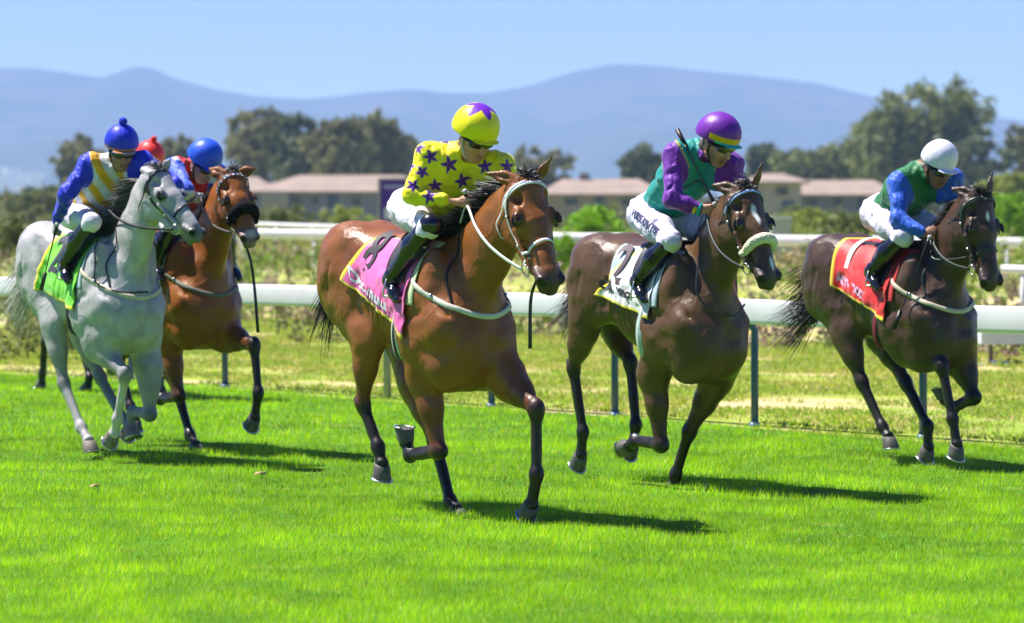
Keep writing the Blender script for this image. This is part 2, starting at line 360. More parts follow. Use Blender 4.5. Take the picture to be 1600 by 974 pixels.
# running rail
rail = empty('running_rail', tuple(epos(0, .25)), 0, 'white plastic running rail on blue posts beside the turf', 'rail'); ro = v3(rail.location)
W = mat('rail_white', (.82, .79, .83), .45, coat=.1, var=.05, vscale=3, bump=.03, bscale=6)
mb = MB(); A = [epos(s, .12, .975+.006*math.sin(s*1.3)) for s in np.linspace(-14, 40, 90)]
n = 16; V = []; F_ = []
for i, a in enumerate(A):
    for k in range(n):
        t = 2*math.pi*k/n; V.append(a+v3(EN[0], EN[1], 0)*(.060*abs(math.cos(t))**.3*np.sign(math.cos(t)))+v3(0, 0, .106*abs(math.sin(t))**.45*np.sign(math.sin(t))))
for i in range(len(A)-1):
    for k in range(n): F_.append((i*n+k, i*n+(k+1) % n, (i+1)*n+(k+1) % n, (i+1)*n+k))
mesh('rail', V, F_, W, rail, None, True, ro)
JM = mat('rail_joint', (.55, .55, .54), .5)
for s in np.arange(-12.7, 39, 3.9):
    mb = MB(); q = int((s+14)/54*89); V2_ = []
    for e_, g_ in ((s-.03, 1.04), (s+.03, 1.04)):
        a = epos(e_, .12, .975+.006*math.sin(e_*1.3))
        for k in range(n):
            t = 2*math.pi*k/n; V2_.append(a+v3(EN[0], EN[1], 0)*(.060*g_*abs(math.cos(t))**.3*np.sign(math.cos(t)))+v3(0, 0, .106*g_*abs(math.sin(t))**.45*np.sign(math.sin(t))))
    mesh('joint_sleeve', V2_, [(k, (k+1) % n, n+(k+1) % n, n+k) for k in range(n)], JM, rail, None, True, ro)
BP = mat('post_blue', (.015, .07, .20), .4, coat=.2, var=.15, vscale=12, bump=.1, bscale=40)
for i, s in enumerate([-9.5, -7.4, -5.3, -3.3, -1.4, .5, 2.3, 4.1, 6.5, 8.5, 10.25, 12.05, 14.0, 15.9, 17.8, 19.7, 21.6]):
    mb = MB(); b = epos(s, .25, -.05); mb.tube([b, b+v3(0, 0, .70), b+v3(0, 0, .86), epos(s, .14, .93)], [.033, .033, .031, .03], 12); mb.tube([b, b+v3(0, 0, .075)], [.055, .05], 12); mb.build('post', BP, rail, ro)
def pole(px, ytop, ybot, r, name, label, cat, m, hw=0):
    Zb = HC*FPX/(ybot-YH); x = (px-800)/FPX*Zb; h = HC-(ytop-YH)/FPX*Zb; o = empty(name, (x, Zb, 0), 0, label, cat); mb = MB(); mb.tube([(x, Zb, -.05), (x, Zb, h)], [r, r*.95], 12); mb.build('pole', m, o, v3(o.location)); mb = MB(); mb.tube([(x, Zb, h-.01), (x, Zb, h+.012)], [r*1.15, r*1.1], 12); mb.build('cap', m, o, v3(o.location)); return o
GP = mat('post_grey', (.30, .32, .33), .5, metal=.3, var=.1); pole(605, 440, 622, .038, 'metal_post', 'plain grey metal post standing between the blue rail posts', 'post', GP)
BRN = mat('timber', (.16, .12, .08), .8, var=.25, vscale=20, bump=.4, bscale=60, aniso=(1, 1, .15))
for i, (px, yt, yb, r, lb) in enumerate([(67, 283, 372, .05, 'thin brown timber pole rising behind the rump of the grey horse'), (8, 290, 380, .06, 'weathered timber pole at the left border of the photo'), (84, 262, 352, .05, 'tall slim pole farther off beside the blue sleeved elbow')]): pole(px, yt, yb, r, 'timber_pole', lb, 'pole', BRN)
# rails of the tracks farther off
def far_rail(p0, p1, yt0, yt1, th, Z0, Z1, label, nposts, name='far_rail'):
    a = v3((p0-800)/FPX*Z0, Z0, HC-(yt0-YH)/FPX*Z0); b = v3((p1-800)/FPX*Z1, Z1, HC-(yt1-YH)/FPX*Z1); o = empty(name, (a[0], a[1], 0), 0, label, 'rail', 'distant white rails'); of = v3(o.location); d = nrm(b-a); sd = v3(-d[1], d[0], 0)
    mb = MB(); V = []; F_ = []; n = 10
    for P_ in (a, lerp(a, b, .5)-v3(0, 0, .01), b):
        for k in range(n): t = 2*math.pi*k/n; V.append(P_-v3(0, 0, th/2)+sd*.06*math.cos(t)+v3(0, 0, th/2*np.sign(math.sin(t))*abs(math.sin(t))**.6))
    for i in range(2):
        for k in range(n): F_.append((i*n+k, i*n+(k+1) % n, (i+1)*n+(k+1) % n, (i+1)*n+k))
    mesh('rail', V, F_, W, o, None, True, of)
    for i in range(nposts):
        q = lerp(a, b, (i+.5)/nposts); mb = MB(); mb.tube([(q[0], q[1], float(terr(q[0], q[1]))-.05), (q[0], q[1], q[2]-th)], [.035, .035], 8); mb.build('post', W, o, of)
far_rail(330, 1640, 357, 372, .22, 70, 62, 'long white rail crossing behind the horses in the field', 11)
far_rail(300, 575, 343, 353, .10, 88, 80, 'thin greyish rail above the long white rail at left', 5)
far_rail(1566, 1760, 414, 417, .13, 46, 45, 'short white rail at the right border behind the last horse', 3)
# service stand at the right
wt = mat('painted_white', (.62, .66, .72), .45, var=.08, bump=.05); dkm = mat('dark_paint', (.02, .022, .025), .5)
Z0 = 38.0; k = Z0/FPX; q = lambda px, py: v3((px-800)*k, Z0, HC-(py-YH)*k)
st = empty('equipment_stand', tuple(v3(q(1555, 632)[0], Z0, 0)), 0, 'pale steel equipment stand under the rail at right', 'stand'); so = v3(st.location)
mb = MB(); c = q(1580, 527); mb.box(c, (.78, .5, .15)); mb.box(c+v3(0, 0, .085), (.72, .45, .02)); mb.build('cabinet', wt, st, so, smooth=False)
mb = MB(); c = q(1582, 503); mb.box(c, (.5, .3, .16)); mb.build('lamp_housing', mat('housing', (.30, .34, .33), .5), st, so, smooth=False)
mb = MB(); c = q(1567, 514); mb.tube([c+v3(0, -.22, 0), c+v3(0, -.262, 0)], [.032, .032], 14); mb.build('lens', dkm, st, so)
mb = MB(); c = q(1548, 540); mb.tube([v3(c[0], Z0, -.05), c], [.028, .028], 10); mb.build('leg', BRN, st, so)
c = q(1645, 540); mb = MB(); mb.tube([v3(c[0], Z0, -.05), c], [.028, .028], 10); mb.build('leg', BRN, st, so)
mb = MB(); c = q(1534, 592); mb.box(c, (.20, .16, .32)); mb.build('switch_box', mat('box_blue', (.13, .20, .27), .45, var=.1), st, so, smooth=False); mb = MB(); mb.box(c+v3(0, 0, .168), (.23, .19, .02)); mb.build('box_lid', wt, st, so, smooth=False)
mb = MB(); c = q(1560, 633); mb.box(v3(c[0], Z0-.1, .03), (.18, .2, .07)); mb.build('foot_block', wt, st, so, smooth=False)
# sign board
Z0 = 78.0; k = Z0/FPX; bb = empty('sign_board', tuple(v3(q(618, 345)[0], Z0, 0)), 0, 'dark purple sign board on a grey frame behind the jockey in yellow', 'sign'); so = v3(bb.location)
mb = MB(); c = q(624, 316); mb.box(c, (60*k, .06, 70*k)); mb.build('panel', mat('sign_purple', (.045, .012, .24), .5, var=.05), bb, so, smooth=False)
mb = MB(); mb.box(q(592, 322)+v3(0, -.02, 0), (3*k, .1, 86*k)); mb.build('frame_post', GP, bb, so, smooth=False); mb = MB(); mb.box(q(656, 322)+v3(0, -.02, 0), (3*k, .1, 86*k)); mb.build('frame_post', GP, bb, so, smooth=False)
mb = MB(); mb.box(q(624, 279.5)+v3(0, -.02, 0), (62*k, .1, 2.5*k)); mb.build('frame_bar', GP, bb, so, smooth=False)
mb = MB(); mb.box(q(622, 292)+v3(0, -.04, 0), (44*k, .02, 6*k)); mb.build('pale_band', mat('sign_pale', (.25, .26, .5), .5), bb, so, smooth=False); mb = MB(); mb.box(q(617, 334)+v3(0, -.04, 0), (34*k, .02, 18*k)); mb.build('pale_panel', mat('sign_pale2', (.42, .5, .58), .5), bb, so, smooth=False)
# utility hut
Z0 = 74.0; k = Z0/FPX; ub = empty('utility_box', tuple(v3(q(1219, 360)[0], Z0, 0)), 0, 'small pale concrete box behind the far rail', 'box'); so = v3(ub.location); c = q(1219, 354); mb = MB(); mb.box(v3(c[0], Z0, (c[2])/2+.1), (30*k, .5, c[2]*1.05)); mb.build('casing', mat('concrete', (.42, .42, .43), .8, var=.1, bump=.2), ub, so, smooth=False); mb = MB(); mb.box(q(1219, 341), (34*k, .56, 4*k)); mb.build('lid', wt, ub, so, smooth=False)

# houses
ROOF = mat('roof_tile', (.30, .225, .18), .85, var=.15, vscale=.6, bump=.5, bscale=3, aniso=(.3, .3, 4)); WALL = mat('plaster', (.23, .21, .19), .85, var=.06, vscale=.5); WALLD = mat('plaster_grey', (.15, .17, .24), .85, var=.08, vscale=.5); WIN = mat('window_glass', (.02, .03, .045), .15, coat=.3); DOOR = mat('door_blue', (.04, .07, .14), .6); CREAM = mat('cream', (.29, .28, .26), .8)
def house(px0, px1, yridge, yeave, ybase, Z0, label, wall=WALL, hip=.18, wins=(), veranda=None, chim=None, name='house'):
    k = Z0/FPX; q = lambda px, py, dz=0: v3((px-800)*k, Z0+dz, HC-(py-YH)*k); x0, x1 = q(px0, 0)[0], q(px1, 0)[0]; ze, zr = q(0, yeave)[2], q(0, yridge)[2]; dep = 9.0; o = empty(name, ((x0+x1)/2, Z0, 0), 0, label, 'house', 'low houses with clay roofs'); of = v3(o.location); zb = -.2
    mb = MB(); mb.box(((x0+x1)/2, Z0+dep/2, (ze+zb)/2), (x1-x0, dep, ze-zb)); mb.build('wall', wall, o, of, smooth=False)
    e = .7; h = (x1-x0)*hip; V = [(x0-e, Z0-e, ze), (x1+e, Z0-e, ze), (x1+e, Z0+dep+e, ze), (x0-e, Z0+dep+e, ze), (x0+h, Z0+dep/2, zr), (x1-h, Z0+dep/2, zr)]; V += [(a, b, c-.18) for a, b, c in V[:4]]
    F_ = [(0, 1, 5, 4), (1, 2, 5), (2, 3, 4, 5), (3, 0, 4), (0, 6, 7, 1), (1, 7, 8, 2), (2, 8, 9, 3), (3, 9, 6, 0), (6, 9, 8, 7)]; mesh('roof', V, F_, ROOF, o, None, False, of)
    for (a, b, c, d, t) in wins:
        c0, c1 = q(a, c), q(b, d); mb = MB(); mb.box(((c0[0]+c1[0])/2, Z0-.03, (c0[2]+c1[2])/2), (abs(c1[0]-c0[0]), .12, abs(c0[2]-c1[2]))); w = mb.build('door' if t == 'd' else 'window', DOOR if t == 'd' else CREAM, o, of, smooth=False)
        if t != 'd':
            mb = MB(); mb.box(((c0[0]+c1[0])/2, Z0-.10, (c0[2]+c1[2])/2), (abs(c1[0]-c0[0])*.84, .04, abs(c0[2]-c1[2])*.84)); mb.build('pane', WIN, w, of, smooth=False)
    if veranda:
        a, b, c, d = veranda
        for t in np.linspace(0, 1, 5):
            c0 = q(lerp(a, b, t), c); c1 = q(lerp(a, b, t), d); mb = MB(); mb.box((c0[0], Z0-1.4, (c0[2]+c1[2])/2), (.35, .35, c0[2]-c1[2])); mb.build('veranda_column', CREAM, o, of, smooth=False)
        c0, c1 = q(a-3, c), q(b+3, c+2); mb = MB(); mb.box(((c0[0]+c1[0])/2, Z0-.75, c0[2]), (c1[0]-c0[0], 1.5, .25)); mb.build('veranda_roof', CREAM, o, of, smooth=False)
    if chim:
        c0 = q(*chim); mb = MB(); mb.box((c0[0], Z0+dep/2, c0[2]), (.9, .9, 1.4)); mb.build('chimney', WALL, o, of, smooth=False)
    return o
house(398, 690, 273, 299, 340, 300, 'long low house with pale clay roof beside the purple sign', WALLD, .22, [(455, 474, 306, 322, 'w'), (512, 528, 304, 326, 'd'), (548, 566, 306, 324, 'w'), (486, 500, 306, 322, 'w'), (628, 646, 306, 322, 'w')], (414, 448, 301, 331))
house(330, 425, 276, 300, 340, 312, 'house with a clay roof behind the head of the red bay horse', WALL, .3, [(400, 410, 308, 322, 'w'), (380, 392, 308, 322, 'w')])
house(852, 1030, 279, 303, 340, 280, 'house with a weathered clay roof behind the bright green bush', WALL, .16, [(880, 905, 309, 322, 'w'), (930, 945, 308, 328, 'd'), (968, 996, 311, 322, 'w')], chim=(915, 282))
house(1176, 1252, 270, 284, 340, 262, 'cream gabled house end with dark openings right of the teal jockey', CREAM, .32, [(1212, 1232, 292, 306, 'w'), (1222, 1240, 314, 328, 'd')])
house(1248, 1392, 281, 304, 340, 275, 'low house with pinkish roof left of the green vested jockey', WALLD, .12, [(1262, 1276, 310, 324, 'w'), (1300, 1318, 310, 322, 'w'), (1340, 1352, 309, 328, 'd')])
# trees
LEAF = []
def leafmat(name, c): return mat('leaf_'+name, c, .6, trans=.25, var=.35, vscale=.35)
LM = dict(o=leafmat('olive', (.22, .215, .08)), d=leafmat('dark', (.13, .16, .07)), g=leafmat('green', (.20, .23, .06)), b=leafmat('bright', (.28, .52, .02)), y=leafmat('yellowish', (.34, .40, .06)), r=leafmat('brown', (.15, .10, .05))); BARK = mat('bark', (.13, .10, .075), .9, var=.2, bump=.5, bscale=6)
def crown_mesh(lobes, nleaf, size, seed, flat=.0):
    rg = np.random.default_rng(seed); P = []; vol = np.array([l[3]*l[4] for l in lobes]); cnt = (vol/vol.sum()*nleaf).astype(int)
    for (x, y, z, rx, rz), n in zip(lobes, cnt):
        nc = max(6, n//55); cd = rg.normal(0, 1, (nc, 3)); cd /= np.linalg.norm(cd, axis=1)[:, None]; cr = rg.uniform(.45, 1.02, nc)**.6; cen = cd*cr[:, None]; ii = rg.integers(0, nc, n); q = cen[ii]+rg.normal(0, .13, (n, 3)); P.append(v3(x, y, z)+q*v3(rx, rx*.9, rz))
    P = np.vstack(P); n = len(P); a = rg.normal(0, 1, (n, 3)); a /= np.linalg.norm(a, axis=1)[:, None]; b = np.cross(a, rg.normal(0, 1, (n, 3))); b /= np.linalg.norm(b, axis=1)[:, None]; s = size*rg.uniform(.6, 1.4, (n, 1))
    V = np.stack([P-a*s, P+b*s*.5, P+a*s, P-b*s*.5], 1).reshape(-1, 3); return V, np.arange(4*n).reshape(n, 4)
def tree(px, ytop, ybot, hw, Z0, kind, label, name='tree', nleaf=8500, trunks=1, lob=9, seed=1, leaf=.34, gap=.0, shape='round', group='trees beyond the houses'):
    k = Z0/FPX; x = (px-800)*k; top = HC-(ytop-YH)*k; w = hw*k*(1.22 if name != 'bush' else 1.0); zb = float(terr(np.array(x), np.array(Z0))); o = empty(name, (x, Z0, zb), 0, label, 'tree' if name != 'bush' else 'bush', group); of = v3(o.location); rg = random.Random(seed); lobes = []
    h0 = zb+(top-zb)*(.06 if name != 'bush' else .02)
    for i in range(lob):
        t = (i+.5)/lob; a = rg.uniform(0, 6.28); rr = w*rg.uniform(.25, .72); lz = lerp(h0+(top-h0)*.25, top-(top-h0)*.2, rg.random()**.8)
        if shape == 'flat': lz = lerp(h0+(top-h0)*.5, top-(top-h0)*.16, rg.random())
        fall = 1-max(0, (lz-h0)/(top-h0)-.55)*1.1; lobes.append((x+math.cos(a)*rr*fall, Z0+math.sin(a)*rr*.8, lz, w*rg.uniform(.34, .56), (top-h0)*rg.uniform(.18, .30)))
    lobes.append((x+w*.05, Z0, top-(top-h0)*.17, w*.5, (top-h0)*.15)); lobes.append((x-w*.4, Z0, top-(top-h0)*.25, w*.45, (top-h0)*.15)); lobes.append((x+w*.45, Z0, top-(top-h0)*.30, w*.45, (top-h0)*.15))
    V, Q = crown_mesh(lobes, nleaf, leaf*Z0/350 if name != 'bush' else leaf, seed); mesh('crown', V, Q, LM[kind], o, None, False, of)
    mb = MB(); r = .045*(top-zb) if name != 'bush' else .03; 
    for q_ in range(trunks):
        bx = x+(q_-(trunks-1)/2)*w*.5; mb.tube([(bx, Z0, zb-.1), (bx+w*.04, Z0, lerp(zb, top, .25)), (bx+w*.02, Z0, lerp(zb, top, .62))], [r, r*.75, r*.35], 8)
        for l in lobes[q_::trunks]: mb.tube([(bx+w*.04, Z0, lerp(zb, top, .22)), lerp(v3(bx, Z0, lerp(zb, top, .3)), v3(*l[:3]), .55)+v3(0, 0, -.03*(top-zb)), v3(*l[:3])], [r*.45, r*.28, r*.1], 6)
    mb.build('trunk', BARK, o, of); return o
tree(405, 168, 300, 52, 400, 'o', 'tall olive tree with ragged top left of the big clump', seed=1, lob=11)
tree(462, 176, 300, 48, 395, 'd', 'dark round tree second in the clump above the long house', seed=2)
tree(520, 182, 300, 50, 390, 'o', 'broad olive tree in the middle of the clump above the long house', seed=3)
tree(572, 186, 300, 40, 402, 'd', 'dark tree with a gap of sky right of the clump', seed=4, lob=8)
tree(603, 182, 300, 38, 398, 'o', 'leaning tree ending the clump near the yellow sleeve', seed=5, lob=8)
tree(645, 216, 300, 26, 410, 'g', 'small tree directly behind the back of the yellow jockey', seed=6, nleaf=2500, lob=6)
tree(122, 214, 300, 42, 420, 'o', 'far tree left of the blue and gold jockey', seed=7, lob=8)
tree(285, 212, 300, 34, 420, 'o', 'tree top showing between the two blue caps', seed=8, lob=8)
tree(60, 290, 330, 60, 260, 'g', 'low green tree behind the timber poles at left', seed=9, nleaf=3500, leaf=.45)
tree(150, 280, 330, 46, 300, 'd', 'low dark tree behind the elbow of the jockey on the grey', seed=10, nleaf=3000)
tree(836, 238, 300, 52, 430, 'o', 'rounded olive tree right of the yellow jockey', seed=11, lob=10)
tree(1005, 224, 300, 34, 400, 'd', 'dark upright tree left of the teal jockey', seed=12, lob=8)
tree(1060, 236, 300, 50, 430, 'g', 'green tree mass behind the teal jockey', seed=13)
tree(1195, 218, 300, 34, 420, 'd', 'tree with a pointed top right of the purple cap', seed=14)
tree(1245, 232, 300, 44, 415, 'g', 'bushy tree right of the pointed tree', seed=15)
tree(1290, 228, 300, 36, 418, 'o', 'olive tree among the low row right of centre', seed=16)
tree(1330, 226, 300, 34, 412, 'g', 'last tree of the low row before the giant tree', seed=17)
tree(1392, 146, 300, 62, 400, 'g', 'giant spreading tree, left half, behind the green vested jockey', seed=18, nleaf=8000, lob=13, trunks=2)
tree(1468, 130, 300, 84, 405, 'g', 'giant spreading tree with flat crown above the white cap', seed=19, nleaf=10000, lob=14, trunks=2, shape='flat')
tree(1530, 200, 300, 46, 395, 'd', 'dark tree under the right limb of the giant tree', seed=20, nleaf=5000)
tree(1592, 192, 300, 32, 400, 'o', 'olive tree cut by the right border', seed=21, nleaf=4500)
tree(1590, 270, 330, 60, 230, 'y', 'pale green tree low at the right border', seed=22, nleaf=3500, leaf=.5)
tree(1440, 262, 330, 60, 330, 'd', 'low dark tree behind the shoulders of the green vested jockey', seed=23, nleaf=4500)
B_ = 'bushes beyond the rail'
tree(925, 318, 420, 60, 70, 'b', 'bright green bush behind the rump of the cream noseband horse', name='bush', seed=31, nleaf=4200, leaf=.05, group=B_, lob=12)
tree(870, 362, 420, 36, 66, 'b', 'smaller bright green bush just right of the muzzle of the leading horse', name='bush', seed=32, nleaf=2600, leaf=.05, group=B_)
tree(545, 318, 420, 40, 120, 'y', 'low yellow green bush under the windows of the long house', name='bush', seed=33, nleaf=2200, leaf=.08, group=B_)
tree(455, 322, 420, 46, 125, 'g', 'dull green bush below the cream columns of the long house', name='bush', seed=34, nleaf=2200, leaf=.08, group=B_)
tree(1262, 326, 420, 50, 110, 'y', 'yellow green bush right of the cream noseband', name='bush', seed=35, nleaf=2400, leaf=.08, group=B_)
tree(1330, 330, 420, 46, 105, 'g', 'dull bush left of the red saddle cloth', name='bush', seed=36, nleaf=2400, leaf=.08, group=B_)
tree(1585, 296, 420, 40, 95, 'b', 'leafy green bush right of the dark brown head', name='bush', seed=37, nleaf=3000, leaf=.07, group=B_)
tree(30, 330, 420, 50, 80, 'g', 'green bush behind the tail of the grey horse', name='bush', seed=38, nleaf=3000, leaf=.06, group=B_)
rgw = np.random.default_rng(88); lob = [((px-800)/FPX*440, 440+rgw.uniform(-25, 25), rgw.uniform(1.0, 3.6), rgw.uniform(3, 6.5), rgw.uniform(1.2, 2.6)) for px in np.arange(-60, 1700, 22)]
V, Q = crown_mesh(lob, 26000, .55, 90); wd = mesh('low_wood', V, Q, LM['d'], None, None, False); tag(wd, 'low dark woodland strip between the houses and the tall trees', 'woodland', kind='stuff')
# scrub: low woody band and rough growth
def scatter(name, n, srange, orange, hmin, hmax, cols, label, cat, seed, blades=7, wid=.012, dens=None, lean=.35, clump=0):
    rg = np.random.default_rng(seed); s = rg.uniform(*srange, n); o = rg.uniform(*orange, n)
    if dens is not None: k_ = dens(s, o, rg); s, o = s[k_], o[k_]
    n = len(s); xy = EA+ED*s[:, None]+EN*o[:, None]; z = terr(xy[:, 0], xy[:, 1]); B = np.repeat(np.column_stack([xy, z]), blades, 0); m = len(B); B[:, :2] += rg.normal(0, clump or .06, (m, 2)); h = rg.uniform(hmin, hmax, m)*np.repeat(rg.uniform(.6, 1.25, n), blades)
    a = rg.uniform(0, 6.28, m); D = np.column_stack([np.cos(a)*lean*rg.random(m), np.sin(a)*lean*rg.random(m), np.ones(m)]); a2 = rg.uniform(0, 6.28, m); W_ = np.column_stack([np.cos(a2), np.sin(a2), 0*a2])*(wid*rg.uniform(.5, 1.5, m))[:, None]
    tip = B+D*h[:, None]; mid_ = B+D*h[:, None]*.55+W_*.3; V = np.stack([B-W_*.6, B+W_*.6, mid_+W_, tip, mid_-W_], 1).reshape(-1, 3); Q = np.arange(5*m).reshape(m, 5)
    ci = rg.choice(len(cols), n, p=[c[1] for c in cols]); Cn = np.array([c[0] for c in cols])[ci]*rg.uniform(.7, 1.3, (n, 1)); C = np.repeat(Cn, blades*5, 0)*rg.uniform(.8, 1.2, (m*5, 1))
    ob = mesh(name, V, Q, mat('plant', vcol=True, rough=.7, trans=.4, spec=.2), None, C, False); tag(ob, label, cat, kind='stuff'); return ob
fn = lambda s, o, rg: (fbm(np.column_stack([s*.22, o*.30, 0*s]), 5, 3)+rg.normal(0, .25, len(s)) > -.15)
scatter('rough_grass', 110000, (-12, 26), (.3, 12), .015, .05, [((.33, .48, .035), .48), ((.50, .50, .12), .30), ((.66, .52, .25), .12), ((.22, .40, .03), .10)], 'rough yellow green grass beyond the running rail', 'grass', 51, 5, .006, dens=lambda s, o, rg: fbm(np.column_stack([s*.7, o*1.4, 0*s]), 15, 3)+rg.normal(0, .2, len(s))+np.clip(o*.16, 0, .8) > .20, lean=1.2)
def thicket(name, n, srange, orange, rr, hh, nleaf, size, kind, label, seed):
    rg = np.random.default_rng(seed); s = rg.uniform(*srange, n); o = rg.uniform(*orange, n); xy = EA+ED*s[:, None]+EN*o[:, None]; z = terr(xy[:, 0], xy[:, 1]); h = rg.uniform(*hh, n); r = rg.uniform(*rr, n)
    V, Q = crown_mesh([(xy[i, 0], xy[i, 1], z[i]+h[i]*.35, r[i], h[i]) for i in range(n)], nleaf, size, seed+1); V[:, 2] = np.maximum(V[:, 2], .0); ob = mesh(name, V, Q, LM[kind], None, None, False); tag(ob, label, 'undergrowth', kind='stuff')
LM['s'] = leafmat('straw', (.32, .28, .12)); LM['w'] = leafmat('twig', (.31, .22, .165)); LM['f'] = leafmat('fresh', (.21, .29, .045))
thicket('weeds', 420, (-22, 40), (10.5, 16), (.3, .8), (.22, .50), 40000, .045, 'w', 'brown twiggy weeds along the far side of the verge', 61)
thicket('weeds', 200, (-22, 40), (9.5, 16), (.3, .9), (.15, .38), 20000, .045, 'f', 'fresh green weeds along the far side of the verge', 63)
thicket('scrub', 620, (-70, 70), (15, 46), (.6, 1.6), (.38, .85), 46000, .08, 'f', 'green scrub covering the field behind the rail', 65)
thicket('scrub', 330, (-70, 70), (15, 46), (.5, 1.4), (.38, .85), 24000, .08, 's', 'straw coloured scrub mixed through the field behind the rail', 67)
thicket('scrub', 320, (-50, 70), (13, 42), (.5, 1.3), (.32, .80), 24000, .075, 'w', 'brown dead scrub mixed through the field behind the rail', 69)
thicket('undergrowth', 46, (-12, -2.0), (.8, 8), (.3, .6), (.35, .75), 14000, .04, 'g', 'dark green undergrowth behind the legs of the grey horse', 71)
thicket('undergrowth', 30, (-12, -2.4), (.8, 8), (.3, .6), (.35, .8), 7000, .04, 's', 'straw stalks standing in the undergrowth at left', 73)
thicket('hedge', 90, (140, 141), (0, 0), (1, 1), (1, 1), 10, .1, 'g', 'x', 75) if False else None
rgh = np.random.default_rng(91); lob = [((px-800)/FPX*235, 235+rgh.uniform(-12, 12), .4, rgh.uniform(1.2, 3), rgh.uniform(.9, 2.0)) for px in np.arange(-60, 1700, 18)]
V, Q = crown_mesh(lob, 24000, .28, 92); hd = mesh('hedge', V, Q, LM['g'], None, None, False); tag(hd, 'low rough hedge growth in front of the houses', 'hedge', kind='stuff')
scatter('field_growth', 22000, (-140, 170), (42, 130), .2, .55, [((.30, .38, .07), .5), ((.42, .38, .16), .3), ((.22, .34, .05), .20)], 'hazy green growth in the far field', 'field growth', 54, 10, .06, clump=.4, lean=.9)
# ------------------------------------------------------------------ horses
def limb_front(c):      # the front side of a limb segment that runs along c (forward-up plane)
    n = np.array([-c[2], 0, c[0]]); return nrm(n) if np.linalg.norm(n) > 1e-6 else v3(1, 0, 0)
def hoof_mesh(mb, shoe, top, w, t, s=1.0, c=(.1, .09, .085)):
    """hoof capsule: top centre, pastern axis w, toe direction t"""
    y = nrm(np.cross(w, t)); sole_n = nrm(w*.80-t*.60); toe = nrm(t-(t@sole_n)*sole_n); rings = []
    spec = [(0.0, .040, .037, .0), (.012, .044, .041, .004), (.035, .047, .044, .010), (.064, .052, .048, .018), (.069, .051, .047, .019)]
    n = 20; V = []
    for (d, ra, rb, fw) in spec:
        for k in range(n):
            a = 2*math.pi*k/n; x = math.cos(a)*ra*(1.06 if math.cos(a) > 0 else .86); yy = math.sin(a)*rb
            V.append(top+(sole_n*(d+(.006*math.cos(a) if d == 0 else 0))+toe*(x+fw)+y*yy)*s)
    F = []
    for i in range(len(spec)-1):
        for k in range(n): F.append((i*n+k, i*n+(k+1) % n, (i+1)*n+(k+1) % n, (i+1)*n+k))
    V.append(top+(sole_n*.069+toe*.014)*s); e = len(V)-1; b = (len(spec)-1)*n
    for k in range(n): F.append((b+k, b+(k+1) % n, e))
    F.append(tuple(range(n-1, -1, -1)))
    mb.add(V, F, c)
    pts = []
    for k in range(15):
        a = -2.25+4.5*k/14; x = math.cos(a)*.051*(1.06 if math.cos(a) > 0 else .86); pts.append(top+(sole_n*.073+toe*(x+.019)+y*math.sin(a)*.045)*s)
    shoe.ribbon(pts, [sole_n]*15, .022*s, .006, (.6, .6, .62))
def leg(F, P, kind, side, coat, point, hair_c, sc=1.0):
    """P: 4 joints; front: elbow knee fetlock hoof; hind: stifle hock fetlock hoof"""
    a, b, c, h = P; up = nrm(a-b); cd = nrm(c-b); pd = nrm(h-c); fr = limb_front(cd); lat = v3(0, side, 0)
    if kind == 'f':
        fa = limb_front(nrm(b-a)); m = lerp(a, b, .42)
        F.cap(a+fa*.012, m+fa*.012, .104*sc, .078*sc, .09, .78, col=coat[0]); F.cap(m+fa*.006, b-(b-a)*.06, .078*sc, .046*sc, .05, .85, col=coat[1])
        F.cap(a-fa*.05, lerp(a, b, .35)-fa*.03, .055, .04, .05, .7, col=coat[0])                  # elbow point
        F.cap(lerp(a, b, .1)+fa*.055+lat*.02, lerp(a, b, .6)+fa*.03+lat*.012, .030, .022, .03, col=coat[0])
        F.ell(b+fr*.004, (.043*sc, .043*sc, .062*sc), .045, rotf(math.degrees(math.atan2(cd[2], cd[0]))+90), col=point)
        F.ell(b-fr*.030-(b-a)*.03, (.020, .018, .024), .025, col=point)
        F.cap(b, c, .036*sc, .029*sc, .035, .95, col=hair_c); F.cap(b-fr*.030+cd*.02, c-fr*.028-cd*.01, .020*sc, .019*sc, .014, .8, col=hair_c)
    else:
        fa = limb_front(nrm(b-a)); m = lerp(a, b, .45)
        F.cap(a, m, .108*sc, .072*sc, .09, .70, col=coat[0]); F.cap(m, lerp(a, b, .94), .072*sc, .046*sc, .06, .78, col=coat[1])
        F.cap(m-fa*.02, b-fa*.045-cd*.02, .035*sc, .018*sc, .03, .7, col=coat[1])                # achilles
        F.ell(b, (.045*sc, .038*sc, .058*sc), .03, rotf(math.degrees(math.atan2(cd[2], cd[0]))+90), col=point)
        F.cap(b-fr*.04-cd*.055, b-fr*.035+cd*.03, .022*sc, .022*sc, .02, .85, col=point)         # point of hock
        F.cap(b, c, .041*sc, .032*sc, .035, .88, col=hair_c); F.cap(b-fr*.03+cd*.05, c-fr*.028-cd*.02, .021*sc, .019*sc, .014, .8, col=hair_c)
    F.ell(c-fr*.006, (.037*sc, .036*sc, .042*sc), .035, col=hair_c); F.ell(c-fr*.032, (.018, .018, .02), .02, col=hair_c)
    e = c+pd*max(.075, np.linalg.norm(h-c)-.035)
    F.cap(c, e, .031*sc, .034*sc, .03, col=hair_c); F.ell(e, (.044*sc, .041*sc, .026*sc), .02, rotf(math.degrees(math.atan2(pd[2], pd[0]))+90), col=hair_c)
    return e, pd, limb_front(pd)

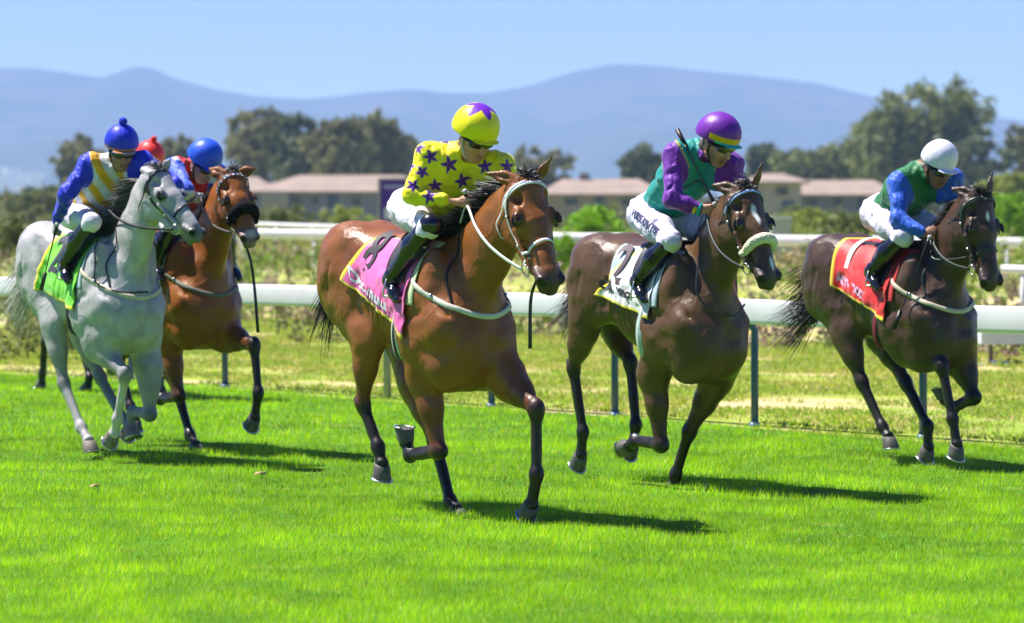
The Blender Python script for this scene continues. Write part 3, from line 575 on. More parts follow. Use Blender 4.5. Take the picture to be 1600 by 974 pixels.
def build_horse(K):
    fr = Frame(*K['fr']); cc = K['coat']; pt = K['points']; off = v3(K.get('off', (-.4, 0, 0)))
    W0 = fr.world(v3(off[0], 0, 0)); root = empty('race_horse', (W0[0], W0[1], 0), fr.rz, K['label'], 'horse', 'racehorses galloping along the turf')
    F = Field(); dz = fr.wu-1.62; rp = K.get('rp', 0.0)
    rs = K.get('rs', .9)
    def T(f, l, u): return v3(f if f > -.35 else -.35+(f+.35)*rs, l, u+dz+(rp*max(0, -f-.2) if f < -.2 else 0))
    # trunk
    bk = K.get('bulk', 1.0); cd = K.get('chestd', .06)
    F.ell(T(-.32, 0, 1.225), (.52, .268*bk, .34), .1, rotf(0)); F.ell(T(.06, 0, 1.17), (.34, .245*bk, .37), .12, rotf(-8)); F.ell(T(.16, 0, 1.02-cd), (.25, .235*bk, .23), .12, rotf(-10)); F.ell(T(-.80, 0, 1.33), (.42, .225, .235), .12, rotf(-4))
    F.cap(T(-.05, 0, 1.50), T(-.42, 0, 1.50), .085, .07, .12, .8); F.cap(T(-.42, 0, 1.49), T(-1.0, 0, 1.545), .075, .085, .1, 1.5)
    for s in (-1, 1):
        F.ell(T(-.98, s*.12, 1.46), (.30, .135, .17), .09, rotf(-12)); F.ell(T(-1.14, s*.130, 1.29), (.19, .120, .26), .10, rotf(-10))
        F.ell(T(-.93, s*.165, 1.22), (.17, .080, .20), .09, rotf(25)); F.ell(T(-1.20, s*.11, 1.22), (.11, .08, .20), .09, rotf(-4))
        F.ell(T(.02, s*.200, 1.22), (.125, .088, .35), .07, rotf(-22)); F.ell(T(.18, s*.165, 1.08), (.16, .12, .17), .07, rotf(-20))
        F.ell(T(-.08, s*.215, 1.03), (.19, .082, .18), .06, rotf(-30)); F.ell(T(.29, s*.095, .99-cd*.5), (.13, .115, .19), .06, rotf(-10))
        F.ell(T(.16, s*.14, .92-cd), (.13, .10, .13), .06)
        F.cap(T(.02, s*.300, 1.42), T(-.17, s*.300, 1.16), .014, .012, .05, sub=True); F.cap(T(-.17, s*.302, 1.16), T(-.22, s*.295, 1.00), .012, .012, .04, sub=True); F.cap(T(.10, s*.300, 1.16), T(-.06, s*.310, 1.12), .010, .010, .04, sub=True); F.cap(T(.27, s*.26, 1.20), T(.36, s*.12, 1.02), .014, .012, .05, sub=True)       # groove behind the shoulder
        F.cap(T(-.68, s*.245, 1.32), T(-.80, s*.265, 1.04), .016, .012, .06, sub=True); F.cap(T(-1.02, s*.275, 1.36), T(-1.12, s*.285, 1.10), .012, .012, .05, sub=True); F.cap(T(-1.24, s*.245, 1.34), T(-1.22, s*.235, 1.08), .010, .010, .04, sub=True)     # flank hollow
        F.cap(T(.31, s*.015, 1.12), T(.30, s*.012, .86), .010, .012, .05, sub=True)
        for q in range(5): F.cap(T(-.30-.085*q, s*(.272-.004*q), 1.26), T(-.36-.085*q, s*(.255-.006*q), 1.05), .004, .004, .022, sub=True)
    # neck
    poll = fr.p(*K['poll']); tb = T(.03, 0, 1.30); mid = lerp(tb, poll, .55)+v3(K.get('nbend', (.04, 0, -.02)))
    path = catmull([T(-.06, 0, 1.28), tb+v3(.08, 0, .02), mid, poll+v3(-.035, 0, -.075)], 8); rr = np.array([.29, .280, .250, .222, .200, .178, .155, .130])*K.get('neckw', 1.0); ww = [.62, .56, .50, .47, .46, .48, .53, .60]
    for i in range(7): F.cap(path[i], path[i+1], rr[i], rr[i+1], .05 if i else .12, ww[i], nrm(v3(0, 1, 0)))
    # head
    muz = fr.p(*K['muz']); ax = nrm(muz-poll); hs = K.get('hs', .62)/.60*1.14
    y = nrm(np.cross((0, 0, 1), ax)); z = np.cross(ax, y)
    if K.get('hroll'): q = R(K['hroll']); y, z = y*math.cos(q)+z*math.sin(q), z*math.cos(q)-y*math.sin(q)
    HM = np.stack([ax, y, z], 1)
    def Hp(a, b, c): return poll+HM@(v3(a*.90, b*1.03, c)*hs)
    def hr(p_=0, y_=0): return HM@rotf(p_, y_)
    dk = K['muzzle']; F.ell(Hp(.09, 0, -.02), v3(.125, .092, .098)*hs, .04, hr()); F.cap(Hp(.06, 0, .0), Hp(.24, 0, -.01), .090*hs, .084*hs, .04, 1.14, y)
    F.cap(Hp(.24, 0, .005), Hp(.50, 0, -.005), .074*hs, .052*hs, .03, .92, y); F.ell(Hp(.545, 0, -.018), v3(.062, .055, .052)*hs, .03, hr(-8), col=dk)
    for s in (-1, 1):
        F.ell(Hp(.16, s*.056, -.095), v3(.122, .034, .090)*hs, .035, hr(-18)); F.cap(Hp(.22, s*.040, -.125), Hp(.46, s*.022, -.070), .030*hs, .022*hs, .03)
        F.cap(Hp(.25, s*.092, -.030), Hp(.43, s*.066, -.030), .012*hs, .009*hs, .018)       # facial crest
        F.ell(Hp(.205, s*.086, .018), v3(.040, .026, .030)*hs, .018, hr(0), col=tuple(np.array(cc)*.8)); F.ell(Hp(.195, s*.084, .040), v3(.038, .020, .016)*hs, .015, hr(-10))
        F.ell(Hp(.11, s*.074, .048), v3(.032, .022, .018)*hs, .03, hr(), sub=True)          # hollow above the eye
        F.cap(Hp(.49, s*.046, -.010), Hp(.560, s*.048, .008), .019*hs, .025*hs, .015, col=dk)
        F.cap(Hp(.44, s*.055, -.050), Hp(.57, s*.045, -.048), .004, .004, .008, sub=True)
    F.cap(Hp(.50, 0, -.066), Hp(.565, 0, -.070), .026*hs, .022*hs, .012, 1.15, y, col=dk); F.ell(Hp(.596, 0, -.026), v3(.026, .036, .024)*hs, .012, hr(), col=dk)
    eyes_, nost = {}, {}
    for s in (-1, 1):
        eyes_[s] = on_surface(F, [Hp(.232, s*.115, .034)], -.004)[0][0]; nost[s] = on_surface(F, [Hp(.615, s*.062, .018)], -.004)[0][0]
    for s in (-1, 1):
        for q_ in (-1, 1): F.ell(eyes_[s]+HM@v3(0, s*.006, .024*q_), v3(.036, .014, .010), .010, hr(-6), col=tuple(np.array(cc)*.6))     # lids
        F.ell(eyes_[s]+HM@v3(0, s*.010, 0), v3(.026, .022, .016), .006, hr(-6), sub=True)
        F.ell(nost[s]+HM@v3(-.004, -s*.004, .010), v3(.034, .014, .014), .014, hr(-20), col=dk); F.ell(nost[s]+HM@v3(.004, s*.006, -.002), v3(.031, .022, .020), .006, hr(-38, -s*15), sub=True)
    # ears
    ears = []
    for s, e in ((-1, K['ear_r']), (1, K['ear_l'])):
        b = Hp(.0, s*.055, .050); d = nrm(fr.p(e[0], e[1], e[2])-b); L = (e[3] if len(e) > 3 else .165)*1.08; tip = b+d*L; sd = nrm(np.cross(d, HM@v3(.3, s*.5, .8))); op = nrm(np.cross(sd, d))
        if op@(HM@v3(1, s*.3, .2)) < 0: op = -op
        F.cap(b-d*.02, b+d*L*.4, .034, .040, .02, .55, op, col=cc); F.cap(b+d*L*.4, tip-d*.01, .040, .007, .012, .5, op, col=tuple(np.array(cc)*.6))
        F.cap(b+d*L*.20+op*.032, b+d*L*.80+op*.018, .021, .007, .008, 1.0, col=None, sub=True); ears.append((b, d, op, L))
    FT = Field(); FT.P = list(F.P)
    # legs
    sides = dict(rf=-1, lf=1, rh=-1, lh=1); hoofs = []; bend = K.get('legl', {})
    up_c = K.get('legcoat', cc); mid_c = K.get('legmid', tuple(lerp(np.array(cc), np.array(pt), .6)))
    for k in ('rf', 'lf', 'rh', 'lh'):
        s = sides[k]; L0 = bend.get(k, (.15, .13, .12, .12) if k[1] == 'f' else (.165, .14, .12, .12)); P = []
        for q, l in zip(K[k], L0): P.append(v3(q[1], s*l, q[2]) if q[0] == 'L' else fr.p(q[0], q[1], s*l))
        soc = K.get('socks', {}).get(k, pt)
        if k[1] == 'f':
            sh = T(.20, s*.15, 1.08); F.cap(sh, P[0], .105, .085, .09, .85); F.cap(T(-.06, s*.17, 1.06), P[0]+v3(-.02, 0, 0), .10, .075, .09, .75)
        else:
            hp = T(-1.05, s*.15, 1.30); F.cap(hp, P[0], .165, .098, .10, .64); F.cap(T(-1.20, s*.12, 1.20), lerp(P[0], P[1], .35)-limb_front(nrm(P[1]-P[0]))*.02, .105, .050, .09, .65)
        hoofs.append((leg(F, P, k[1], s, (up_c, mid_c), pt, soc), k, P))
    V, Q = F.polygon(K.get('h', .0095)); C = F.colors(V, cc)
    # nostril cavity shade put into the colour; dark eye patches and coat markings
    for s in (-1, 1):
        paint(V, C, nost[s]+HM@v3(.004, s*.004, -.004), (.030,)*3, (.004, .003, .003), .25); paint(V, C, eyes_[s], (.040,)*3, (.010, .007, .006), .35)
    for w_ in K.get('white', []): paint(V, C, Hp(*w_[0]), v3(w_[1])*1.0, w_[2] if len(w_) > 2 else (.75, .72, .70), .25)
    Nn = fbm(V*v3(9, 9, 9), 3, 3); C *= (1+.10*Nn)[:, None]
    if K.get('dapple'):
        hgt = np.clip((V[:, 2]-.3)/.6, 0, 1); dn = vnoise(V*17, 5)+.6*vnoise(V*31, 8); C *= (1+.20*np.clip(dn, -.7, .5)*hgt)[:, None]
    else:   # softer, darker belly midline and darker legs inside
        C *= (1+.12*vnoise(V*5, 9))[:, None]
    # muscle and vein relief
    rel = vnoise(V*v3(7, 7, 9), 21)*.009+vnoise(V*v3(13, 13, 16), 22)*.0036; rel = rel+np.clip(1-np.abs(vnoise(V*v3(11, 11, 7)+fbm(V*6, 2, 2)[:, None]*.5, 24))*9, 0, 1)*.0026
    V = V+F.N*(rel*np.clip((V[:, 2]-.75)/.2, .25, 1))[:, None]
    body = mesh('body', V, Q, K['mat'], root, C, True, off)
    # hooves and shoes
    for (e, pd, fd), k, P in hoofs:
        mb = MB(); sh = MB(); hc = K.get('hoof', (.10, .09, .085)); hoof_mesh(mb, sh, e+pd*.000, pd, fd, 1.22, hc)
        ho = mb.build('hoof', mat('hoof', (.12, .11, .10), .55, vcol=True, bump=.35, bscale=45, var=.35, vscale=30, aniso=(1, 1, 6)), root, off, vcol=True)
        s_ = sh.build('horseshoe', mat('steel', (.6, .6, .6), .3, metal=1), ho, None); s_.data.transform(Matrix.Translation(Vector(tuple(-off))))
    # eyes
    for s in (-1, 1):
        mb = MB(); mb.ball(eyes_[s]-HM@v3(0, s*.016, 0), .0265, 16); mb.build('eye', mat('eye', (.012, .008, .006), .06, coat=1), root, off)
    return dict(fr=fr, F=F, FT=FT, root=root, off=off, Hp=Hp, HM=HM, hs=hs, T=T, path=path, rr=rr, ww=ww, poll=poll, K=K, ears=ears, muz=muz, ax=ax, y=y, z=z)

def ray_loop(F, c, e1, e2, angs, rmax=.7, n=90):
    """outermost surface point along each direction cos*e1+sin*e2 from c"""
    angs = np.asarray(angs); D = np.cos(angs)[:, None]*v3(e1)+np.sin(angs)[:, None]*v3(e2); r = np.linspace(.0, rmax, n)
    X = v3(c)+D[:, None, :]*r[None, :, None]; f = F(X); out = []
    for i in range(len(angs)):
        ins = np.where(f[i] < 0)[0]
        if len(ins) == 0: out.append(v3(c)+D[i]*.01); continue
        j = ins[-1]; t = 0 if j >= n-1 else f[i, j]/(f[i, j]-f[i, j+1]); out.append(v3(c)+D[i]*(r[j]+t*(r[1]-r[0])))
    return np.array(out), D
def on_surface(F, pts, offs=.004, it=6):
    P = np.array(pts, float)
    for _ in range(it):
        f, g, m = F.grad(P); P = P-g*((f-offs)/np.maximum(m, .4))[:, None]*.9
    return P, F.grad(P)[1]

def tack(H):
    K, F, Hp, hs, root, off, T, fr = (H[k] for k in ('K', 'F', 'Hp', 'hs', 'root', 'off', 'T', 'fr')); HM = H['HM']; ax, y, z = H['ax'], H['y'], H['z']
    FH = F; lc = K['leather']; lm = mat('leather_%s' % K['lname'], lc, .4, bump=.15, bscale=200, var=.15, vscale=40, coat=.1); steel = mat('steel')
    br = empty('bridle', (0, 0, 0), 0, None, None); br.parent = root; w = K.get('strapw', .021)
    pi = math.pi
    def strap(name, mb, m): return mb.build(name, m, br, off)
    # noseband
    c = Hp(.385, 0, -.03); e2 = nrm(z*.97+ax*-.22)
    mb = MB(); a = np.linspace(-.5*pi, 1.5*pi, 40); p, D = ray_loop(F, c, y, e2, a, .2); mb.ribbon(p+D*.002, D, w, .004); strap('noseband', mb, lm)
    if K.get('sheep'):
        mb = MB(); a = np.linspace(-.28, pi+.28, 26); cs = Hp(.375, 0, -.02); p, D = ray_loop(F, cs, y, e2, a, .2); r = .036*np.sin(np.linspace(.35, pi-.35, 26))**.5*K.get('shs', 1)
        mb.tube(p+D*.022, r, 14, flat=1.0, up=ax); o = strap('sheepskin_roll', mb, mat('fleece_%s' % K['lname'], K['sheep'], .95, bump=1.0, bscale=90, var=.12, vscale=60, sheen=.4 if K['sheep'][0] > .1 else 0, spec=.5 if K['sheep'][0] > .1 else .1))
        sm = o.modifiers.new('s', 'SUBSURF'); sm.levels = 1; sm.render_levels = 2; tx = bpy.data.textures.new('wool', 'CLOUDS'); tx.noise_scale = .012; dm = o.modifiers.new('d', 'DISPLACE'); dm.texture = tx; dm.strength = .010
    # browband and headpiece
    mb = MB(); a = np.linspace(-.18, pi+.18, 30); p, D = ray_loop(F, Hp(.095, 0, -.03), y, nrm(z-.40*ax), a, .25)
    for _ in range(4): p[1:-1] = (p[:-2]+2*p[1:-1]+p[2:])/4
    cb = None; nb = len(p)
    if K.get('brow2') is not None:
        pm = mat('browband_two', vcol=True, rough=.4); bw = .021; per = 3 if K['lname'] == 'tan' else 40
        for i in range(nb-1):
            seg = [p[i], lerp(p[i], p[i+1], .5), p[i+1]]; cs_ = K['brow2'][(i//1) % len(K['brow2'])]; mb.ribbon(np.array(seg)+D[i]*.004, [D[i], D[i], D[i+1]], bw, .006, cs_)
        mb.build('browband', pm, br, off, vcol=True)
    else: mb.ribbon(p+D*.004, D, w*1.15, .005); strap('browband', mb, mat('browband_%s' % K['lname'], K.get('brow', lc), .4))
    bit = {}
    for s in (-1, 1):
        mb = MB(); top = Hp(.06, s*.06, .05); A, _ = on_surface(F, catmull([Hp(.03, s*.03, .095), Hp(.06, s*.095, .03), Hp(.16, s*.100, -.045), Hp(.30, s*.085, -.055), Hp(.435, s*.062, -.055)], 16), .004)
        mb.ribbon(A, F.grad(A)[1], w*.85, .004); strap('cheekpiece', mb, lm)
        mb = MB(); A, _ = on_surface(F, catmull([Hp(.05, s*.075, .02), Hp(.10, s*.085, -.06), Hp(.115, s*.06, -.165), Hp(.12, 0.01*s, -.185)], 12), .006)
        mb.ribbon(A, F.grad(A)[1], w*.6, .003); strap('throat_lash', mb, lm)
        r0 = Hp(.462, s*.072, -.055); bit[s] = r0; mb = MB(); n = nrm(y*s*.9-z*.1+ax*.25); e1 = nrm(np.cross(n, ax)); e2_ = np.cross(n, e1)
        mb.tube([r0+(e1*math.cos(t)+e2_*math.sin(t))*.036+n*.006 for t in np.linspace(0, 2*pi, 25)], .0045, 8); strap('bit_ring', mb, steel)
        for q in ((.16, -.035), (.33, -.052)):
            A, _ = on_surface(F, [Hp(q[0], s*.085, q[1])], .009); mb = MB(); mb.box(A[0], (.016, .016, .016)); strap('buckle', mb, steel)
    # reins
    for s in (-1, 1):
        tgt = K.get('hand_r' if s < 0 else 'hand_l'); mb = MB(); a0 = bit[s]+y*s*.02; pts = [a0]
        g = K.get('rsag', .05)
        for t in (.25, .5, .75): pts.append(lerp(a0, tgt, t)+v3(0, s*.055*math.sin(pi*t), -g*math.sin(pi*t)))
        pts.append(v3(tgt)); pts.append(v3(tgt)+v3(-.07, 0, -.10)); A = catmull(pts, 24); f, gr, m_ = F.grad(A); A = A+gr*np.clip(.012-f, 0, .2)[:, None]
        mb.ribbon(A, gr*.5+v3(0, s, .2), w*.95, .004); o = strap('rein', mb, mat('rein_%s' % K['lname'], K.get('rein', lc), .45)) 
    # slack loop of the rein on the near side of the neck
    if K.get('loop'):
        mb = MB(); A = catmull([v3(q) for q in K['loop']], 20); f, gr, m_ = F.grad(A); A = A+gr*np.clip(.010-f, 0, .2)[:, None]; mb.ribbon(A, gr+v3(0, -.3, 0), w*.7, .003); strap('rein_loop', mb, lm)
    if K.get('drop'):
        mb = MB(); d0 = Hp(.48, 0, -.11); q = [d0]+[fr.p(*p_) for p_ in K['drop']]; mb.ribbon(catmull(q, 14), [v3(1, 0, 0)]*14, np.linspace(.016, .026, 14), .006); strap('lead_strap', mb, mat('black_leather', (.012, .011, .011), .45))
    # breastplate
    if K.get('breast') is not None:
        a = np.linspace(pi*1.02, pi*-.02, 46); 
        P = []
        for t in np.linspace(0, 1, 46):
            an = lerp(-pi*.55, pi*.55, t); cc_ = T(-.02, 0, 1.12); d = v3(math.cos(an), math.sin(an)*.8, .0); top = (abs(an)/(pi*.55))**1.6*.26; q = H['FT']; r = np.linspace(0, .75, 80); X = cc_+v3(0, 0, top+.02)+nrm(d)*r[:, None]; f = q(X); ins = np.where(f < 0)[0]; P.append(X[ins[-1]] if len(ins) else X[0])
        P = np.array(P)
        for _ in range(3): P[1:-1] = (P[:-2]+P[1:-1]*2+P[2:])/4
        A, g = on_surface(F, P, .005, 3); mb = MB(); mb.ribbon(A, g, .034, .006); mb.build('breastplate', mat('breast_%s' % K['lname'], K['breast'], .7, bump=.2, bscale=120, var=.12, vscale=30), root, off)
        for i in (9, 36): mb = MB(); mb.box(A[i]+g[i]*.004, (.03, .012, .035)); mb.build('breastplate_buckle', steel, root, off)
        if K['lname'] != 'tan':
            mb = MB(); sp = [T(.16, -.03, 1.68), T(.25, -.14, 1.52), T(.26, -.22, 1.36), lerp(A[14], A[15], .5)]; B, g = on_surface(F, catmull(sp, 12), .005); mb.ribbon(B, g, .014, .004); mb.build('neck_strap', lm if K['lname'] != 'white' else mat('black_leather', (.012, .011, .011), .45), root, off)

def cloth_pt(H, f, phi, offs=.0):
    """point on the flank: f along the back, phi up from the horizontal on the right side"""
    f = np.atleast_1d(f); phi = np.atleast_1d(phi); out = []; N = []
    D = np.stack([0*phi, -np.cos(phi), np.sin(phi)], -1); C = np.stack([v3(x, 0, H['T'](x, 0, 1.20)[2]) for x in f]); r = np.linspace(.08, .62, 70)
    X = C[:, None, :]+D[:, None, :]*r[None, :, None]; F = H['FT'](X); P = np.zeros((len(f), 3))
    for i in range(len(f)):
        ins = np.where(F[i] < 0)[0]; j = ins[-1] if len(ins) else 0; t = 0 if j >= 69 else F[i, j]/(F[i, j]-F[i, j+1]); P[i] = X[i, j]+D[i]*t*(r[1]-r[0])
    return P, D
def find_fp(H, pts):
    if 'grid' not in H:
        f, ph = [a.ravel() for a in np.meshgrid(np.linspace(-1.15, .15, 53), np.linspace(-.7, 1.3, 50), indexing='ij')]; P, D = cloth_pt(H, f, ph); x, y, z = H['fr'].px(P); H['grid'] = (f, ph, x, y)
    f, ph, x, y = H['grid']; return [(f[i], ph[i]) for i in [np.argmin((x-a)**2+(y-b)**2) for a, b in pts]]
def drape(H, name, f0t, f0b, f1t, f1b, pt, pb, m, base, border=None, bw=.0, offs=.012, nf=46, npn=60, wr=.008, seed=1, pfn=None, mirror=True, zig=0, rag=0, pb0=None):
    """saddle cloth: rear edge f0, front edge f1, phi from pt (top) to pb (bottom) on the right, and mirrored to the left"""
    objs = []
    V = []; C = []; S_, T_ = np.meshgrid(np.linspace(0, 1, nf), np.linspace(0, 1, npn), indexing='ij'); s = S_.ravel(); t = T_.ravel()
    e0 = lerp(f0t, f0b, t); e1 = lerp(f1t, f1b, t); f = lerp(e0, e1, s)+zig*np.sin(t*14)*.01; pbs = lerp(pb if pb0 is None else pb0, pb, s); phi = lerp(pt, pbs, t)+rag*np.sin(s*9)*.03
    P, D = cloth_pt(H, f, phi); wv = fbm(np.stack([f*7, phi*2.2, 0*f+seed], -1), seed, 3); fold = np.sin(f*26+phi*5+wv*2.2)
    lift = offs+wr*(1+.7*wv+.5*fold)*np.clip(t*1.6, .15, 1)
    P = P+D*lift[:, None]; C = np.tile(v3(base), (len(P), 1))
    if border is not None:
        L = (1-t)*0+np.minimum(np.minimum((s)*abs(e1-e0), (1-t)*.3*abs(pt-pb)), 9); C[L < bw] = border
    if pfn: pfn(C, f, phi, s, t)
    I = np.arange(nf*npn).reshape(nf, npn); Q = np.stack([I[:-1, :-1].ravel(), I[1:, :-1].ravel(), I[1:, 1:].ravel(), I[:-1, 1:].ravel()], 1)
    if mirror:
        P2 = P*v3(1, -1, 1); n = len(P); P = np.vstack([P, P2]); C = np.vstack([C, C]); Q = np.vstack([Q, Q[:, ::-1]+n])
        br = np.stack([I[:-1, 0], I[1:, 0], I[1:, 0]+n, I[:-1, 0]+n], 1); Q = np.vstack([Q, br[:, ::-1]])
    o = mesh(name, P, Q, m, H['root'], C, True, H['off']); md = o.modifiers.new('thick', 'SOLIDIFY'); md.thickness = .004; md.offset = 0
    o['_lift'] = 0; del o['_lift']
    return o
def lettering(H, name, txt, size, f0, phi0, m, parent, offs=.034, rot=0, shear=0, bold=.0, sx=1.0, arc=.30, slope=0, fit=None):
    cu = bpy.data.curves.new('t', 'FONT'); cu.body = txt; cu.size = size; cu.offset = bold; cu.shear = shear; cu.resolution_u = 3
    o = bpy.data.objects.new('t', cu); COL.objects.link(o); dg = bpy.context.evaluated_depsgraph_get(); me = bpy.data.meshes.new_from_object(o.evaluated_get(dg)); bpy.data.objects.remove(o)
    import bmesh
    bm = bmesh.new(); bm.from_mesh(me); bmesh.ops.triangulate(bm, faces=bm.faces[:])
    for _ in range(3):
        ed = [e for e in bm.edges if e.calc_length() > size*.12]
        if ed: bmesh.ops.subdivide_edges(bm, edges=ed, cuts=1); bmesh.ops.triangulate(bm, faces=bm.faces[:])
    V = np.array([v.co[:] for v in bm.verts]); Fc = [tuple(v.index for v in f_.verts) for f_ in bm.faces]; bm.verts.index_update(); Fc = [tuple(v.index for v in f_.verts) for f_ in bm.faces]; bm.free(); bpy.data.meshes.remove(me)
    x, yv = V[:, 0]*sx, V[:, 1]; c, s = math.cos(R(rot)), math.sin(R(rot)); x, yv = x*c-yv*s, x*s+yv*c
    if H is None: return np.stack([x, yv], 1), Fc
    if fit is not None:
        if len(fit) == 2: x = x-(x.max()+x.min())/2; yv = yv-(yv.max()+yv.min())/2; f0, phi0 = fit
        else: f0, phi0, f1, p1 = fit; x = (x-x.min())/(x.max()-x.min())*(f1-f0); slope = (p1-phi0)*arc/(f1-f0)
    P, D = cloth_pt(H, f0+x, phi0+(yv+slope*x)/arc); P = P+D*offs
    o = mesh(name, P, Fc, m, parent, None, True, H['off'])
    return o
def mane_tail(H):
    K, F, root, off, T, Hp = (H[k] for k in ('K', 'F', 'root', 'off', 'T', 'Hp')); hm = mat('horse_hair', vcol=True, rough=.45, spec=.4); rg = np.random.default_rng(K['seed'])
    n = K.get('nmane', 1500); t = rg.uniform(0.12, 1, n); path = H['path']; pp = catmull(path, 60); rr = np.interp(np.linspace(0, 7, 60), range(8), H['rr']); roots = []; dirs = []; lens = []
    for q in t:
        i = int(q*59); tg = nrm(pp[min(i+1, 59)]-pp[max(i-1, 0)]); up = nrm(np.cross(tg, (0, 1, 0))); up = up if up[2] > 0 else -up
        base = pp[i]+up*(rr[i]-.015)+v3(0, rg.normal(0, .012)+(.0), 0); s = K.get('mside', -1); roots.append(base); dirs.append(up*K.get('mup', .6)+v3(-.9, s*rg.uniform(-.3, .9), 0)); lens.append(K.get('mlen', .2)*(.75+.45*math.sin(q*7+K['seed'])*.4+.2*rg.random()))
    hair('mane', roots, dirs, .2, hm, root, off, wid=.008, grav=K.get('mgrav', .9), wind=(-1, s*.25, .05), windk=.9, col=K['hair'], seed=K['seed'], lens=lens, jit=.22)
    n = 240; roots = []; dirs = []
    for i in range(n):
        roots.append(Hp(rg.uniform(-.03, .05), rg.normal(0, .018), .075)); dirs.append(HM_dir(H, (-.35, rg.normal(-.2, .5), .55)))
    hair('forelock', roots, dirs, .11, hm, root, off, wid=.006, grav=.9, wind=(-1, .5, .0), windk=1.3, col=K['hair'], seed=K['seed']+1, jit=.25)
    n = K.get('ntail', 800); a = T(-1.33, 0, 1.42)+v3(K.get('tailoff', (0, 0, 0))); b = a+v3(K.get('dock', (-.17, -.03, -.10))); roots = [lerp(a, b, rg.random())+rg.normal(0, .018, 3) for _ in range(n)]; tw = v3(K.get('tdir', (-1, -.15, -.25)))
    hair('tail', roots, [tw+rg.normal(0, .25, 3) for _ in range(n)], K.get('tlen', .62), hm, root, off, wid=.0055, grav=K.get('tg', .6), wind=tuple(tw), windk=.4, seg=8, col=K.get('tailc', K['hair']), seed=K['seed']+2, jit=.16)
    mb = MB(); mb.tube(catmull([a+v3(.08, 0, .03), a, b, b+tw*.08], 8), [.035, .033, .03, .026, .022, .017, .011, .004], 10, K['hair']); mb.build('tail_dock', hm, root, off, vcol=True)
def HM_dir(H, d): return H['HM']@v3(d)
# ------------------------------------------------------------------ jockeys
def hand(F, W, Hn, inward, col, s=1.0):
    a = nrm(Hn-W); b = nrm(np.cross(a, inward)); b = b if b[2] < 0 else -b; n = nrm(np.cross(b, a)); n = n if n@inward > 0 else -n
    F.ell(W+a*.045*s, v3(.048, .030, .016)*s, .02, np.stack([a, b, n], 1), col=col)
    for i in range(4):
        o = (i-1.5)*.0185*s; L = (.040, .044, .041, .033)[i]*s; k = W+a*(.080, .085, .082, .075)[i]*s+b*o; r = (.0092, .0095, .009, .008)[i]*s
        F.cap(W+a*.03*s+b*o*.7, k, r*1.1, r*1.15, .010, col=col)
        k1 = k+nrm(n*.85+a*.35)*L; k2 = k1+nrm(-a*.9+n*.25)*L*.75; k3 = k2+nrm(-a*.4-n*.8)*L*.45
        F.cap(k, k1, r*1.1, r, .004, col=col); F.cap(k1, k2, r, r*.92, .003, col=col); F.cap(k2, k3, r*.9, r*.8, .003, col=col)
    t0 = W+a*.022*s-b*.022*s+n*.006; t1 = t0+nrm(a*.75-b*.45+n*.35)*.036*s; t2 = t1+nrm(a*.6+n*.8+b*.2)*.030*s
    F.cap(t0, t1, .0125*s, .0105*s, .008, col=col); F.cap(t1, t2, .0105*s, .009*s, .003, col=col)
    return a, b, n
